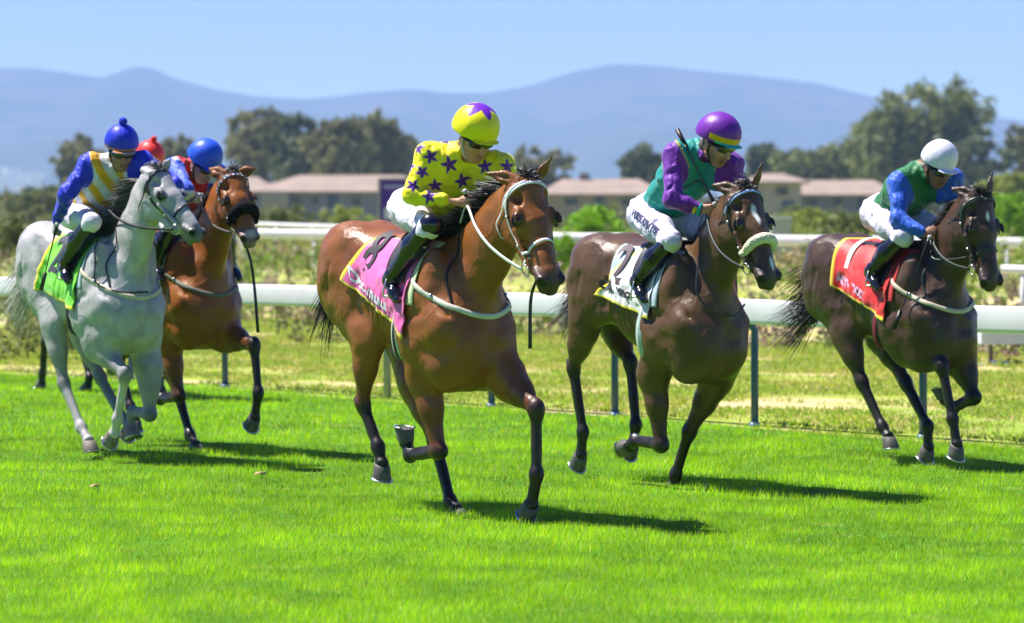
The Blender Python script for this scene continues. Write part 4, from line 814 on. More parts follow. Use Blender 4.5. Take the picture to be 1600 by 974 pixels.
def build_jockey(H, K):
    fr = H['fr']; g = lambda k: fr.p(*K[k]) if k in K and len(K[k]) == 3 else v3(K[k][1:])
    root0 = g('hip'); off = v3(root0[0], 0, root0[2]-.15); W0 = fr.world(off); rt = empty('person', tuple(W0), fr.rz, K['label'], 'jockey', 'jockeys riding in the race')
    hip = root0+v3(K.get('hipf', .11), 0, -.005); neck = g('neck'); hc = g('head'); rs, ls, re, rw, rh = g('rsh'), g('lsh'), g('rel'), g('rwr'), g('rha')
    mir = v3(1, -1, 1)
    le = g('lel') if 'lel' in K else re*mir+v3(.08, 0, 0); lw = g('lwr') if 'lwr' in K else rw*mir+v3(.06, .02, 0); lh = g('lha') if 'lha' in K else rh*mir+v3(.05, .0, 0)
    rk = g('rkn'); ra = g('ran'); lk = rk*mir; la = ra*mir+v3(.02, 0, 0); skin = K['skin']
    ax = nrm(neck-hip); bel = nrm(np.cross(ax, (0, 1, 0))); bel = bel if bel[2] < 0 else -bel
    pit, yaw = R(K.get('pitch', 22)), R(K.get('yaw', 0)); Fd = v3(math.cos(pit)*math.cos(yaw), math.cos(pit)*math.sin(yaw), -math.sin(pit)); Y = nrm(np.cross((0, 0, 1), Fd)); U = np.cross(Fd, Y); HM = np.stack([Fd, Y, U], 1)
    if K.get('roll'): q = R(K['roll']); Y, U = Y*math.cos(q)+U*math.sin(q), U*math.cos(q)-Y*math.sin(q); HM = np.stack([Fd, Y, U], 1)
    s_ = K.get('hscale', 1.08)
    hp = lambda a, b, c: hc+HM@(v3(a, b, c)*s_)
    ch = lerp(hip, neck, .62)+bel*.045; ab = lerp(hip, neck, .3)+bel*.035
    def torso(F, e, col, arms=True):
        F.ell(hip, (.125+e, .155+e, .115+e), .05, rotf(math.degrees(math.atan2(ax[2], ax[0]))), col=col); F.cap(hip, ab, .105+e, .108+e, .06, 1.25, col=col)
        F.cap(ab, ch, .108+e, .125+e, .06, 1.28, col=col); F.cap(ch, neck+bel*.03-ax*.06, .125+e, .075+e, .06, 1.45, col=col)
        F.cap(neck+bel*.02-ax*.03, lerp(neck, rs, .8), .065+e, .062+e, .05, col=col); F.cap(neck+bel*.02-ax*.03, lerp(neck, ls, .8), .065+e, .062+e, .05, col=col)
        F.ell(lerp(rs, ls, .15)+bel*.02-ax*.09, (.11+e*.5, .07+e, .10+e*.5), .06, col=col); F.ell(lerp(rs, ls, .85)+bel*.02-ax*.09, (.11+e*.5, .07+e, .10+e*.5), .06, col=col)
    def arms(F, e, cr, cut=0.0, elb=.0):
        for s, a, b, c in ((-1, rs, re, rw), (1, ls, le, lw)):
            F.ell(a, (.066+e, .066+e, .062+e), .04, col=cr); F.cap(a, b, .056+e, .043+e*1.1, .035, col=cr); w = lerp(b, c, 1-cut); F.cap(b, w, .044+e*1.2, .030+e*.9, .02, col=cr)
    # continuous body
    F = Field(); torso(F, -.015, skin); arms(F, -.010, skin)
    glove = K.get('glove', skin)
    for W, Hn, inw in ((rw, rh, v3(0, 1, 0)), (lw, lh, v3(0, -1, 0))): hand(F, W, W+nrm(Hn-W)*.08, inw+v3(0, 0, .05), glove)
    for a, b, c in ((hip+v3(.02, -.09, -.03), rk, ra), (hip+v3(.02, .09, -.03), lk, la)):
        F.cap(a, b, .085, .05, .05, col=skin); F.cap(b, c, .048, .032, .03, col=skin); F.cap(c, c+v3(.03, 0, -.05), .026, .022, .02, col=skin)
    F.cap(hp(-.025, 0, -.07), neck+bel*.01, .052, .066, .04, col=skin)
    F.ell(hp(-.01, 0, .01), v3(.098, .076, .105)*s_, .02, HM, col=skin); F.ell(hp(.030, 0, -.060), v3(.068, .060, .085)*s_, .03, HM, col=skin)
    F.ell(hp(.060, 0, -.126), v3(.030, .030, .020)*s_, .03, HM, col=skin); F.cap(hp(-.005, -.052, -.085), hp(.050, -.018, -.128), .018, .016, .03, col=skin); F.cap(hp(-.005, .052, -.085), hp(.050, .018, -.128), .018, .016, .03, col=skin)
    F.cap(hp(.088, 0, -.022), hp(.116, 0, -.066), .010, .0145, .014, col=skin)
    lip = tuple(np.array(skin)*v3(.75, .5, .5)); 
    for s in (-1, 1):
        F.ell(hp(.108, s*.011, -.071), (.010, .008, .007), .006, HM, col=skin); F.ell(hp(.082, s*.034, -.012), (.022, .018, .010), .012, HM, sub=True)
        F.ell(hp(.080, s*.033, .008), (.016, .026, .008), .012, HM, col=skin); F.ell(hp(.068, s*.040, -.055), (.026, .022, .022), .02, HM, col=skin)
        F.ell(hp(-.008, s*.078, -.045), (.020, .008, .032), .008, HM, col=skin); F.ell(hp(-.004, s*.085, -.042), (.010, .004, .018), .004, HM, sub=True)
        F.ell(hp(.076, s*.034, -.020), (.013, .013, .012), .004, HM, col=(.5, .48, .46))
    F.ell(hp(.098, 0, -.094), (.012, .024, .0065), .006, HM, col=lip); F.ell(hp(.095, 0, -.106), (.012, .021, .007), .006, HM, col=lip); F.cap(hp(.112, -.022, -.100), hp(.112, .022, -.100), .0015, .0015, .004, sub=True)
    V, Q = F.polygon(K.get('h', .0068)); C = F.colors(V, skin); C *= (1+.06*fbm(V*30, 4, 2))[:, None]
    if K.get('beard'):
        for c_, r_ in (((.07, 0, -.115), (.06, .06, .035)), ((.03, -.055, -.09), (.05, .03, .04)), ((.03, .055, -.09), (.05, .03, .04))): paint(V, C, hp(*c_), r_, (.03, .02, .015), .5, K['beard'])
    paint(V, C, hp(-.07, 0, -.05), v3(.075, .09, .07), K.get('hairc', (.02, .014, .01)), .15)
    mesh('body', V, Q, mat('skin', vcol=True, rough=.5, spec=.4, bump=.1, bscale=300), rt, C, True, off)
    # silks
    S = Field(); tc = K['torso']; sc = K['sleeve']; torso(S, .012, tc); S.cap(neck-v3(0, 0, .01), hp(-.02, 0, -.115), .062, .056, .02, col=K.get('collar', tc)); arms(S, .012, sc, K.get('cut', .10))
    S.ell(hip-ax*.075+v3(-.02, 0, -.07), (.13, .22, .115), .02, rotf(math.degrees(math.atan2(ax[2], ax[0]))), sub=True)
    S.half(hip+ax*.03, -ax, .01); S.P[-1]['k'] = .01
    S.cap(hp(-.015, 0, -.03), hp(-.018, 0, -.14), .056, .050, .008, sub=True)
    V, Q = S.polygon(K.get('hs', .0064), proj=True); C = S.colors(V, tc)
    # sharp sleeve/body boundary
    dA = np.full(len(V), 9.); dT = np.full(len(V), 9.)
    for s, a, b, c in ((-1, rs, re, rw), (1, ls, le, lw)):
        for q, (x, y_, r1, r2) in enumerate(((a, b, .056, .043), (b, c, .044, .030))):
            t_ = np.clip(((V-x)@(y_-x))/((y_-x)@(y_-x)), 0, 1); dA = np.minimum(dA, np.linalg.norm(V-x-t_[:, None]*(y_-x), axis=1)-lerp(r1, r2, t_))
    for (x, y_, r1) in ((hip, ab, .105), (ab, ch, .115), (ch, neck, .115)):
        t_ = np.clip(((V-x)@(y_-x))/((y_-x)@(y_-x)), 0, 1); D_ = V-x-t_[:, None]*(y_-x); D_[:, 1] /= 1.32; dT = np.minimum(dT, np.linalg.norm(D_, axis=1)-r1)
    wS = np.clip((dT-dA-K.get('cutoff', .0))/.006+.5, 0, 1)[:, None]; C = wS*np.array(sc)+(1-wS)*np.array(tc)
    N = S.N; X = V-hip; ctx = dict(V=V, C=C, N=N, hip=hip, neck=neck, ax=ax, bel=bel, rs=rs, ls=ls, re=re, rw=rw, wS=wS[:, 0], fr=fr, dT=dT, dA=dA, le=le, lw=lw, hp=hp, ch=ch)
    if K.get('pattern'): K['pattern'](ctx)
    C = ctx['C']
    cn = np.linalg.norm(V-neck, axis=1)
    # cloth folds: long creases running down the sleeves and across the body
    q1 = fbm(V*v3(9, 9, 9), 31, 2); al = (V-hip)@ax; fo = np.sin(al*62+q1*4.2+(V[:, 1])*22)*.5+np.sin(al*31-q1*3.0+V[:, 1]*40)*.5; b_ = np.abs(vnoise(V*v3(16, 16, 16)+q1[:, None]*.8, 33))
    V2 = V+N*((.0085*np.sign(fo)*np.abs(fo)**.8*(.35+.8*b_)+.007*q1+.004*(1-2*b_)))[:, None]*K.get('fold', 1.0)
    mesh('silks', V2, Q, mat('silk', vcol=True, rough=.5, bump=.9, bscale=11, spec=.35, sheen=.15, bdist=.035, aniso=(1, 1.6, .7)), rt, C, True, off)
    for i, (a, b) in enumerate(((re, rw), (le, lw))):
        if K.get('cuff'):
            for j, cf in enumerate(K['cuff']):
                mb = MB(); d = nrm(b-a); L = np.linalg.norm(b-a); p0 = a+d*(L*.80+j*.026); mb.tube([p0, p0+d*.006, p0+d*.020, p0+d*.026], [.040, .0445, .043, .039], 18); mb.build('cuff', mat('cuff_%d_%s' % (j, K['key']), cf, .5, bump=.2, bscale=80), rt, off)
    # breeches
    B = Field(); wc = K.get('breech', (.74, .75, .80))
    B.ell(hip-ax*.01, (.132, .160, .124), .05, rotf(math.degrees(math.atan2(ax[2], ax[0])))); B.cap(hip, hip+ax*.10, .118, .112, .05, 1.25)
    for s, k_, a_ in ((-1, rk, ra), (1, lk, la)):
        h0 = hip+v3(.0, s*.095, -.02); B.cap(h0, lerp(h0, k_, .55), .112, .088, .07); B.cap(lerp(h0, k_, .55), k_, .088, .066, .05); B.ell(k_, (.066, .062, .066), .03); B.cap(k_, lerp(k_, a_, .22), .062, .056, .03)
    V, Q = B.polygon(.009); q1 = fbm(V*9, 41, 3); fo = np.sin(V[:, 0]*55+V[:, 2]*38+q1*4)*np.abs(vnoise(V*13, 5)); V = V+B.N*(.010*fo+.007*q1)[:, None]
    C = np.tile(v3(wc), (len(V), 1))
    if K.get('breech_fn'): K['breech_fn'](V, C, rk, lk, hip)
    bo = mesh('breeches', V, Q, mat('breeches', vcol=True, rough=.65, bump=.7, bscale=13, bdist=.025), rt, C, True, off)
    if K.get('legtext'):
        a_ = hip+v3(0, -.095, -.02); b_ = rk; d = nrm(b_-a_); n0 = nrm(v3(0, -1, .25)); n0 = nrm(n0-d*(n0@d)); up = np.cross(n0, d); up = up if up[2] > 0 else -up
        vt, Fc = lettering(None, None, K['legtext'], .062, 0, 0, None, None, bold=.003); P = a_+d*(.07+vt[:, 0:1])+up*(vt[:, 1:2]+K.get('ltu', -.01))+n0*.09
        for _ in range(8):
            f, gr, m_ = B.grad(P); P = P-n0*((f-.006)/np.maximum(m_, .4)*.8)[:, None]
        f, gr, m_ = B.grad(P); mesh('lettering', P+gr*.004, Fc, mat('print_navy', (.012, .012, .09), .6), bo, None, True, off)
    # boots
    bm_ = mat('boot_leather', vcol=True, rough=.16, coat=.5, spec=.6, bump=.12, bscale=35)
    for s, k_, a_ in ((-1, rk, ra), (1, lk, la)):
        b = Field(); d = nrm(k_-a_); up1 = lerp(k_, a_, K.get('bootk', .12)); fd = nrm(v3(.80, s*.12, K.get('toe', -.50))); cal = nrm(np.cross(d, (0, 1, 0))); cal = cal if cal[0] < 0 else -cal
        b.cap(up1, lerp(up1, a_, .45)+cal*.012, K.get('bootr', .068), .064, .04); b.cap(lerp(up1, a_, .45)+cal*.010, a_, .064, .046, .04); b.ell(a_-d*.01+cal*.012, (.042, .036, .044), .03)
        dn = nrm(np.cross(fd, (0, 1, 0))); dn = dn if dn[2] < 0 else -dn; b.cap(a_+dn*.045+cal*.02, a_+dn*.045+fd*.10, .033, .034, .03, 1.05); b.cap(a_+dn*.048+fd*.09, a_+dn*.055+fd*.155, .034, .024, .02, 1.25); b.half(a_+dn*.078, dn, .006)
        V, Q = b.polygon(.0075); C = np.tile(v3(.008, .008, .012), (len(V), 1)); Z_ = (V-a_)@d; L = np.linalg.norm(k_-a_); q1 = fbm(V*20, 3, 2); V = V+b.N*(.0022*np.sin(Z_*120+q1*3)*np.exp(-((Z_-.02)/.05)**2))[:, None]
        if K.get('knee'): C[(Z_ > L*.55)] = K['knee']
        bo_ = mesh('boot', V, Q, bm_, rt, C, True, off)
        mb = MB(); c = a_+dn*.085+fd*.07; pts = [c+v3(0, q[0], q[1]) for q in ((-.055, 0), (.055, 0), (.058, .03), (.035, .10), (0, .125), (-.035, .10), (-.058, .03), (-.055, 0))]; mb.tube(pts, .006, 8, up=(1, 0, 0)); st = mb.build('stirrup', mat('steel'), H['root'], H['off'])
        mb = MB(); q0 = c+v3(0, 0, .125); q1_ = H['T'](-.22, s*.25, 1.42); A = catmull([q0, lerp(q0, q1_, .5), q1_], 8); f, gr, m_ = H['F'].grad(A); A = A+gr*np.clip(.03-f, 0, .1)[:, None]; mb.ribbon(A, [v3(0, s, 0)]*8, .022, .003); mb.build('stirrup_leather', mat('black_leather', (.012, .011, .011), .45), H['root'], H['off'])
    # helmet with silk cap
    Hf = Field(); hh = K.get('hel', (.148, .132, .134)); tl = nrm(U+Fd*K.get('brim', -.02)); cen = hp(-.004, 0, .046)
    Hf.ell(cen, v3(hh), .01, HM); Hf.ell(cen-U*.03-Fd*.03, v3(hh[0]*.93, hh[1]*.97, hh[2]*.9), .03, HM); Hf.half(hp(0, 0, .002), -tl, .012); Hf.ell(hp(0, 0, -.015), v3(hh[0]*.87, hh[1]*.85, .10), .01, HM, sub=True)
    Hf.ell(hp(.118, 0, .010), (.045, .088, .007), .010, HM)
    V, Q = Hf.polygon(.0048); C = np.tile(v3(K['cap']), (len(V), 1)); L = (V-hc)@HM/s_; N = Hf.N
    if K.get('capfn'): K['capfn'](C, L, V)
    an = np.arctan2(L[:, 1], L[:, 0]); V = V+N*(.0014*np.sin(an*14+fbm(V*9, 3, 2)*4)*np.clip(.13-L[:, 2], 0, .1)*12*.5+.0016*fbm(V*14, 6, 2))[:, None]
    V = V+N*(np.where(np.abs(L[:, 1]+.004) < .003, .0016, 0))[:, None]
    ho = mesh('helmet', V, Q, mat('silk_cap', vcol=True, rough=.45, bump=.15, bscale=40, spec=.4), rt, C, True, off)
    if K.get('pom'):
        mb = MB(); mb.ball(cen+U*(hh[2]+.022), .032, 18); po = mb.build('pompom', mat('pom_%s' % K['key'], K['pom'], .9, bump=1, bscale=120), ho, off); po.location = ho.location*0
    # goggles and strap
    G = Field(); G.ell(hp(.078, 0, -.020), v3(.034, .080, .036)*s_, .01, HM); G.ell(hp(.02, 0, -.016), v3(.070, .094, .022)*s_, .01, HM); G.half(hp(-.02, 0, -.02), -Fd, .004); G.ell(hp(.115, 0, -.056), (.022, .013, .024), .01, HM, sub=True)
    V, Q = G.polygon(.0046); mesh('goggles', V, Q, mat('goggles', (.008, .008, .007), .07, coat=1), rt, None, True, off)
    mb = MB()
    for s in (-1, 1):
        A = catmull([hp(.03, s*.083, .0), hp(.012, s*.078, -.06), hp(.035, s*.045, -.125), hp(.045, 0, -.148)], 12); f, gr, m_ = F.grad(A); A = A+gr*np.clip(.004-f, -.02, .03)[:, None]; mb.ribbon(A, gr, .013, .002)
    mb.build('chin_strap', mat('strapw' if K.get('whitestrap') else 'strapb', (.6, .6, .6) if K.get('whitestrap') else (.015, .015, .015), .6), rt, off)
    ctx.update(rh=rh, hc=hc, HM=HM); return ctx
def star_marks(ctx, stars, col, size=.052):
    V, C, N, fr = ctx['V'], ctx['C'], ctx['N'], ctx['fr']; x, y, z = fr.px(V)
    camdir = v3(-fr.O@fr.H, -fr.O@fr.L, 0); camdir = nrm(camdir)
    for (sx, sy, rot, sc) in stars:
        if sx is None: c = v3(sy); i = np.argmin(np.linalg.norm(V-c, axis=1))
        else:
            m = (N@camdir > .15); d2 = (x-sx)**2+(y-sy)**2+np.where(m, 0, 1e6)+(z-z.min())*6; i = np.argmin(d2)
        c, n = V[i], N[i]; t = nrm(np.cross((0, 0, 1), n)); b = np.cross(n, t); D = V-c; near = np.linalg.norm(D, axis=1) < .1; u, w = D@t, D@b; near &= (N@n > -.1)
        r = np.hypot(u, w); a = np.arctan2(w, u)-math.pi/2-R(rot); k = np.abs(((a*5/(2*math.pi)+.5) % 1)-.5)*2; lim = size*sc*(.42/(.42+.58*k**1.0+0*k)) if False else size*sc*(1-.64*k**.62)
        wgt = np.clip((lim-r)/.004+.5, 0, 1)*near; C[:] = C*(1-wgt[:, None])+np.array(col)*wgt[:, None]
def whip(name, a, b, label, bend=0, loop=True, rz=0):
    a, b = v3(a), v3(b); o = empty(name, tuple(a), 0, label, 'whip', 'whips carried by the jockeys'); mb = MB(); A = catmull([a, lerp(a, b, .5)+v3(0, 0, bend), b], 14); mb.tube(A, np.interp(np.linspace(0, 1, 14), [0, .22, .24, 1], [.012, .012, .006, .0045]), 10); mb.build('shaft', mat('whip_black', (.012, .012, .013), .35), o, a)
    mb = MB(); d = nrm(b-a); mb.ribbon([b-d*.02, b+d*.05, b+d*.12], [v3(0, 1, 0)]*3, .03, .004); mb.build('flap', mat('black_leather', (.012, .011, .011), .45), o, a); mb = MB(); mb.ball(a-d*.005, (.017, .017, .017), 12); mb.build('grip_cap', mat('whip_cap', (.5, .5, .5), .4), o, a)
# ------------------------------------------------------------------ the runners
def coat_mat(name, rough, coat=.25, bump=.18):
    m = mat(name, vcol=True, rough=rough, coat=.03, spec=.42, rvar=.1, bump=.35, bscale=19, var=.14, vscale=7, aniso=(1.1, 1.1, .6), bdist=.014); return m
def jk(**k): return k
PURPLE = (.13, .012, .42); YEL = (.90, .80, .006); ROY = (.015, .035, .62)

# --- leading horse: bright bay, white bridle, pink cloth
BAY = (.25, .080, .013); BLK = (.016, .011, .010)
H3 = build_horse(dict(fr=(706, 367, 19.1, 34), off=(-.4, 0, 0), coat=BAY, points=BLK, muzzle=(.05, .028, .022), mat=coat_mat('coat_bay', .40, .35), seed=3, h=.0088, rp=.07,
    label='bright bay racehorse in front with a white bridle and pink cloth numbered 8', poll=(816, 290, 0), muz=(862, 446, -.02), hs=.655, chestd=.10, bulk=1.05, neckw=1.05, hroll=3, mup=1.1, mlen=.22, nmane=3000, mgrav=.25,
    ear_r=(765, 272, -.17, .185), ear_l=(848, 268, .09, .16), nbend=(.03, 0, -.03),
    rf=[(662, 588), (686, 706), (641, 713), (632, 684)], lf=[(796, 596), (838, 640), (839, 741), (829, 796)],
    rh=[(575, 532), (567, 632), (591, 698), (598, 733)], lh=[(650, 600), (680, 690), (704, 784), (717, 802)], legcoat=BAY, legmid=(.15, .042, .014),
    leather=(.82, .78, .84), lname='white', breast=(.62, .60, .50), hand_r=v3(.27, -.07, 1.85), hand_l=v3(.30, .07, 1.85), rein=(.72, .72, .68), rsag=.03,
    drop=[(829, 470, .0), (828, 545, .0)], hair=(.022, .018, .017), tdir=(-.35, -.25, -1), tlen=.42, ntail=260, tg=.5, dock=(-.07, -.05, -.25)))
def p8(C, f, phi, s, t):
    m = (t > .80) & (s < .97); C[m] = C[m]*.0+v3(.80, .09, .30)
CL = mat('saddle_cloth', vcol=True, rough=.55, bump=.25, bscale=22, sheen=.2)
def full_tack(H, base, border, num, numc, txt, txtc, f0t=-.72, f0b=-.98, f1t=.0, f1b=-.04, pb=-.22, pfn=None, seed=1, bandc=(.012, .012, .013), pad=(.5, .7, .4), tsz=.085, nsz=.34, nf=-.66, nphi=.42, tf=-.93, tphi=-.02, tshear=0, slope=0, nrot=0, girth=None, tsx=1.0, cpx=None, npx=None, tpx=None):
    tack(H)
    if cpx:
        (f0t, pt_), (f0b, pb0), (fm, pm) = find_fp(H, cpx); f1b = -.04; sl = (pm-pb0)/max(fm-f0b, .1); pb1 = pb0+sl*(f1b-f0b); print('cloth', f0t, pt_, f0b, pb0, fm, pm, pb1)
        pb1 = max(pb1, -.75)
        ft = [q for z in find_fp(H, tpx) for q in z] if tpx else None; fn = find_fp(H, [npx])[0]
    else: pb0, pb1, ft, fn = None, pb, None, None
    cl = drape(H, 'saddle_cloth', f0t, f0b, f1t, f1b, 1.25, pb1, CL, base, border, .022, .012, pfn=pfn, seed=seed, wr=.012, pb0=pb0)
    drape(H, 'saddle_pad', -.62, -.60, .08, .04, 1.30, .02, CL, pad, None, 0, .004, nf=26, npn=30, wr=.003, seed=seed+3)
    drape(H, 'saddle', -.36, -.26, -.02, -.08, 1.38, .42, mat('saddle_leather', vcol=True, rough=.4, bump=.1, coat=.1), (.014, .012, .012), None, 0, .040, nf=26, npn=34, wr=.004, seed=seed+5)
    if num: lettering(H, 'number', num, nsz, nf, nphi, mat('num_%s' % str(numc), numc, .6), cl, .030, rot=nrot, bold=.006, sx=1.0 if num == '2' else .8, fit=fn)
    if txt: lettering(H, 'lettering', txt, tsz, tf, tphi, mat('num_%s' % str(txtc), txtc, .6), cl, .030, shear=tshear, bold=.004, slope=slope, sx=tsx, fit=ft)
    # girth
    a = np.linspace(-math.pi, math.pi, 60); P, D = ray_loop(H['FT'], H['T'](-.16, 0, 1.18), (0, 1, 0), (.02, 0, 1), a, .62); n = len(P); k = [i for i in range(n)]; mb = MB(); mb.ribbon(P+D*.008, D, .075, .008); mb.build('girth', mat('girth_%s' % str(girth or bandc), girth or bandc, .7, bump=.2, bscale=90), H['root'], H['off'])
    P, D = ray_loop(H['FT'], H['T'](-.165, 0, 1.18), (0, 1, 0), (.02, 0, 1), a, .62); mb = MB(); mb.ribbon(P+D*.017, D, .034, .004); mb.build('surcingle', mat('girth_%s' % str(bandc), bandc, .7, bump=.2, bscale=90), H['root'], H['off'])
    mane_tail(H)
full_tack(H3, (.80, .12, .40), (.85, .62, .02), '8', (.03, .025, .03), 'Dcomuu', (.75, .72, .80), seed=1, pad=(.55, .62, .35), girth=(.50, .58, .38), tsz=.095, nsz=.34, cpx=[(602, 366), (537, 441), (607, 496)], npx=(590, 396), tpx=[(549, 436), (612, 484)], nrot=-14)
def stars3(c):
    c['C'][:] = v3(YEL)
    star_marks(c, [(696, 217, 10, .8), (673, 245, 20, 1), (702, 257, 15, 1.15), (758, 260, 5, 1.0), (792, 261, 0, 1.0), (722, 283, 20, 1.1), (680, 290, 75, 1.0), (660, 269, 30, .9), (645, 291, 40, .9), (671, 307, 10, .9), (750, 290, 10, .8), (655, 232, 0, .9), (640, 262, 0, .9), (735, 305, 30, .9),
        (None, tuple(c['hip']+v3(.05, .1, .1)), 0, 1), (None, tuple(c['hip']+v3(.15, -.02, .2)), 0, 1), (None, tuple(c['hip']+v3(.3, .08, .26)), 30, 1), (None, tuple(c['le']+v3(0, .05, .1)), 30, 1), (None, tuple(c['ls']+v3(-.03, .05, .02)), 30, 1)], (.11, .012, .33), .053)
def cap3(C, L, V):
    r = np.hypot(L[:, 0]+.0, L[:, 1]); a = np.arctan2(L[:, 1], L[:, 0]); k = np.abs(((a*5/(2*math.pi)+.0) % 1)-.5)*2; lim = .100*(1-.55*(1-k)); w = np.clip((lim-r)/.004+.5, 0, 1)*(L[:, 2] > .05); C[:] = C*(1-w[:, None])+v3(.16, .015, .50)*w[:, None]
J3 = build_jockey(H3, jk(key='a', hip=(640, 322, 0), neck=(720, 236, 0), head=(743, 209, 0), rsh=(668, 243, -.17), lsh=(786, 260, .18), rel=(646, 306, -.27), rwr=(716, 316, -.09), rha=(742, 317, -.04), cut=.34, rkn=('L', .10, -.225, 1.72), ran=('L', -.20, -.30, 1.42),
    lel=('L', .22, .30, 1.92), skin=(.60, .28, .17), torso=YEL, sleeve=YEL, cap=YEL, capfn=cap3, pattern=stars3, pitch=28, yaw=-2, whitestrap=True, bootk=-.06, bootr=.074, label='jockey in yellow silks with purple stars crouched over the leading bay horse', breech=(.76, .68, .82)))

# --- dark bay with cream sheepskin noseband, white cloth
DB = (.11, .055, .023)
H4 = build_horse(dict(fr=(1080, 380, 20.9, 31), rs=.86, coat=DB, points=(.013, .010, .010), muzzle=(.05, .035, .03), mat=coat_mat('coat_dark_bay', .40, .4), seed=5, h=.0095, rp=.05,
    label='dark bay racehorse with a cream sheepskin noseband and white saddle cloth', poll=(1157, 303, 0), muz=(1199, 428, .0), hs=.64, chestd=.08, hroll=3, ear_r=(1113, 290, -.15, .165), ear_l=(1184, 276, .08, .165),
    rf=[(1020, 585), (1033, 696), (992, 690), (981, 700)], lf=[(1118, 592), (1077, 675), (1056, 742), (1053, 760)], rh=[(912, 515), (896, 576), (911, 675), (907, 718)], lh=[(960, 512), (985, 566), (994, 664), (988, 700)],
    legcoat=DB, legmid=(.06, .026, .014), leather=(.035, .032, .034), lname='darkb', rein=(.05, .05, .055), breast=None, hand_r=v3(.26, -.07, 1.81), hand_l=v3(.30, .07, 1.81), sheep=(.72, .68, .50), brow=(.30, .42, .75),
    loop=[(.33, -.16, 1.55), (.36, -.20, 1.30), (.42, -.12, 1.18), (.46, .02, 1.15), (.42, .13, 1.22)], white=[((.17, -.01, .10), (.045, .022, .05)), ((.22, -.005, .085), (.05, .012, .04)), ((.50, .01, .05), (.075, .012, .04))],
    hair=(.025, .02, .018), mlen=.13, tailc=(.16, .15, .15), tdir=(-.6, -.2, -.5), tlen=.36, ntail=700, dock=(-.06, -.03, -.28)))
full_tack(H4, (.74, .74, .76), (.80, .66, .02), '2', (.09, .06, .07), 'Oldamo', (.03, .03, .035), seed=4, pad=(.42, .52, .60), girth=(.40, .52, .50), bandc=(.40, .52, .50), tsz=.085, nsz=.34, tshear=.4, cpx=[(1008, 382), (934, 462), (998, 488)], npx=(974, 418), tpx=[(940, 450), (992, 470)], nrot=0)
TEAL = (.005, .30, .26)
def pat4(c):
    V, C, w = c['V'], c['C'], c['wS']; d = c['dT']-c['dA']; band = np.clip(1-np.abs(d+.009)/.008, 0, 1)*(np.minimum(np.linalg.norm(V-c['rs'], axis=1), np.linalg.norm(V-c['ls'], axis=1)) < .13)
    C[:] = C*(1-band[:, None])+v3(.80, .50, .01)*band[:, None]
    # round emblem outline on the front
    q = lerp(c['hip'], c['neck'], .62); ctr = q+c['bel']*.15; r = np.linalg.norm((V-ctr), axis=1); m = np.clip(1-np.abs(r-.105)/.014, 0, 1)*(w < .3)*((V-q)@c['bel'] > .03); C[:] = C*(1-m[:, None])+v3(.06, .01, .05)*m[:, None]
    n = np.linalg.norm(V-c['hp'](-.02, 0, -.10), axis=1) < .085; C[n] = (.10, .01, .25)
def cap4(C, L, V):
    C[(L[:, 2] < .056) & (L[:, 2] > .022) & (L[:, 0] > .02)] = (.72, .42, .0); C[(L[:, 2] < .022) & (L[:, 0] > .06)] = (.0, .45, .42)
J4 = build_jockey(H4, jk(key='b', hip=(1010, 331, 0), neck=(1094, 230, 0), head=(1122, 219, 0), rsh=(1054, 242, -.17), lsh=(1143, 258, .17), rel=(1050, 312, -.25), rwr=(1092, 327, -.11), rha=(1112, 328, -.05), rkn=('L', .10, -.22, 1.63), ran=('L', -.17, -.30, 1.37),
    skin=(.58, .29, .19), torso=TEAL, sleeve=(.17, .02, .36), cap=(.17, .02, .36), capfn=cap4, pattern=pat4, cuff=((.80, .55, .01), (.01, .42, .38)), pitch=24, yaw=14, beard=.5, legtext='WIDE ROUTES', label='jockey in teal vest with purple sleeves and purple cap', breech=(.72, .68, .86)))

# --- dark brown horse nearest the rail with red cloth
DK = (.070, .036, .020)
H5 = build_horse(dict(fr=(1442, 380, 22.8, 31), rs=.84, coat=DK, points=(.012, .010, .010), muzzle=(.05, .035, .03), mat=coat_mat('coat_brown', .40, .45), seed=8, h=.0095, rp=.05,
    label='dark brown racehorse by the rail wearing a red saddle cloth numbered 1', poll=(1524, 308, 0), muz=(1549, 440, -.01), hs=.64, chestd=.08, hroll=1, ear_r=(1470, 290, -.16, .17), ear_l=(1548, 283, .09, .165),
    rf=[(1417, 545), (1472, 573), (1489, 655), (1496, 702)], lf=[(1500, 562), (1522, 622), ('L', .19, .415), ('L', .07, .50)], rh=[(1322, 522), (1347, 597), (1379, 667), (1391, 688)], lh=[(1375, 522), (1415, 597), (1450, 665), (1450, 706)],
    legcoat=DK, legmid=(.04, .02, .014), leather=(.03, .045, .035), lname='darkg', breast=(.60, .52, .40), hand_r=v3(.22, -.12, 1.67), hand_l=v3(.26, .12, 1.67), rein=(.04, .05, .04),
    loop=[(.24, -.11, 1.62), (.30, -.16, 1.50), (.42, -.14, 1.48), (.60, -.08, 1.50)], white=[((.16, 0, .10), (.03, .018, .04))], hair=(.02, .016, .015), mlen=.16, tdir=(-.9, -.2, -.5), tlen=.5, ntail=420, tg=.2, dock=(-.05, -.03, -.42)))
full_tack(H5, (.70, .012, .012), (.82, .62, .02), '1', (.78, .72, .76), 'ALLYWOODBETS', (.72, .50, .72), seed=7, pad=(.50, .015, .015), bandc=(.24, .008, .018), girth=(.02, .015, .015), tsz=.085, nsz=.36, cpx=[(1333, 358), (1302, 449), (1372, 490)], npx=(1338, 394), tpx=[(1308, 440), (1372, 480)], nrot=0)
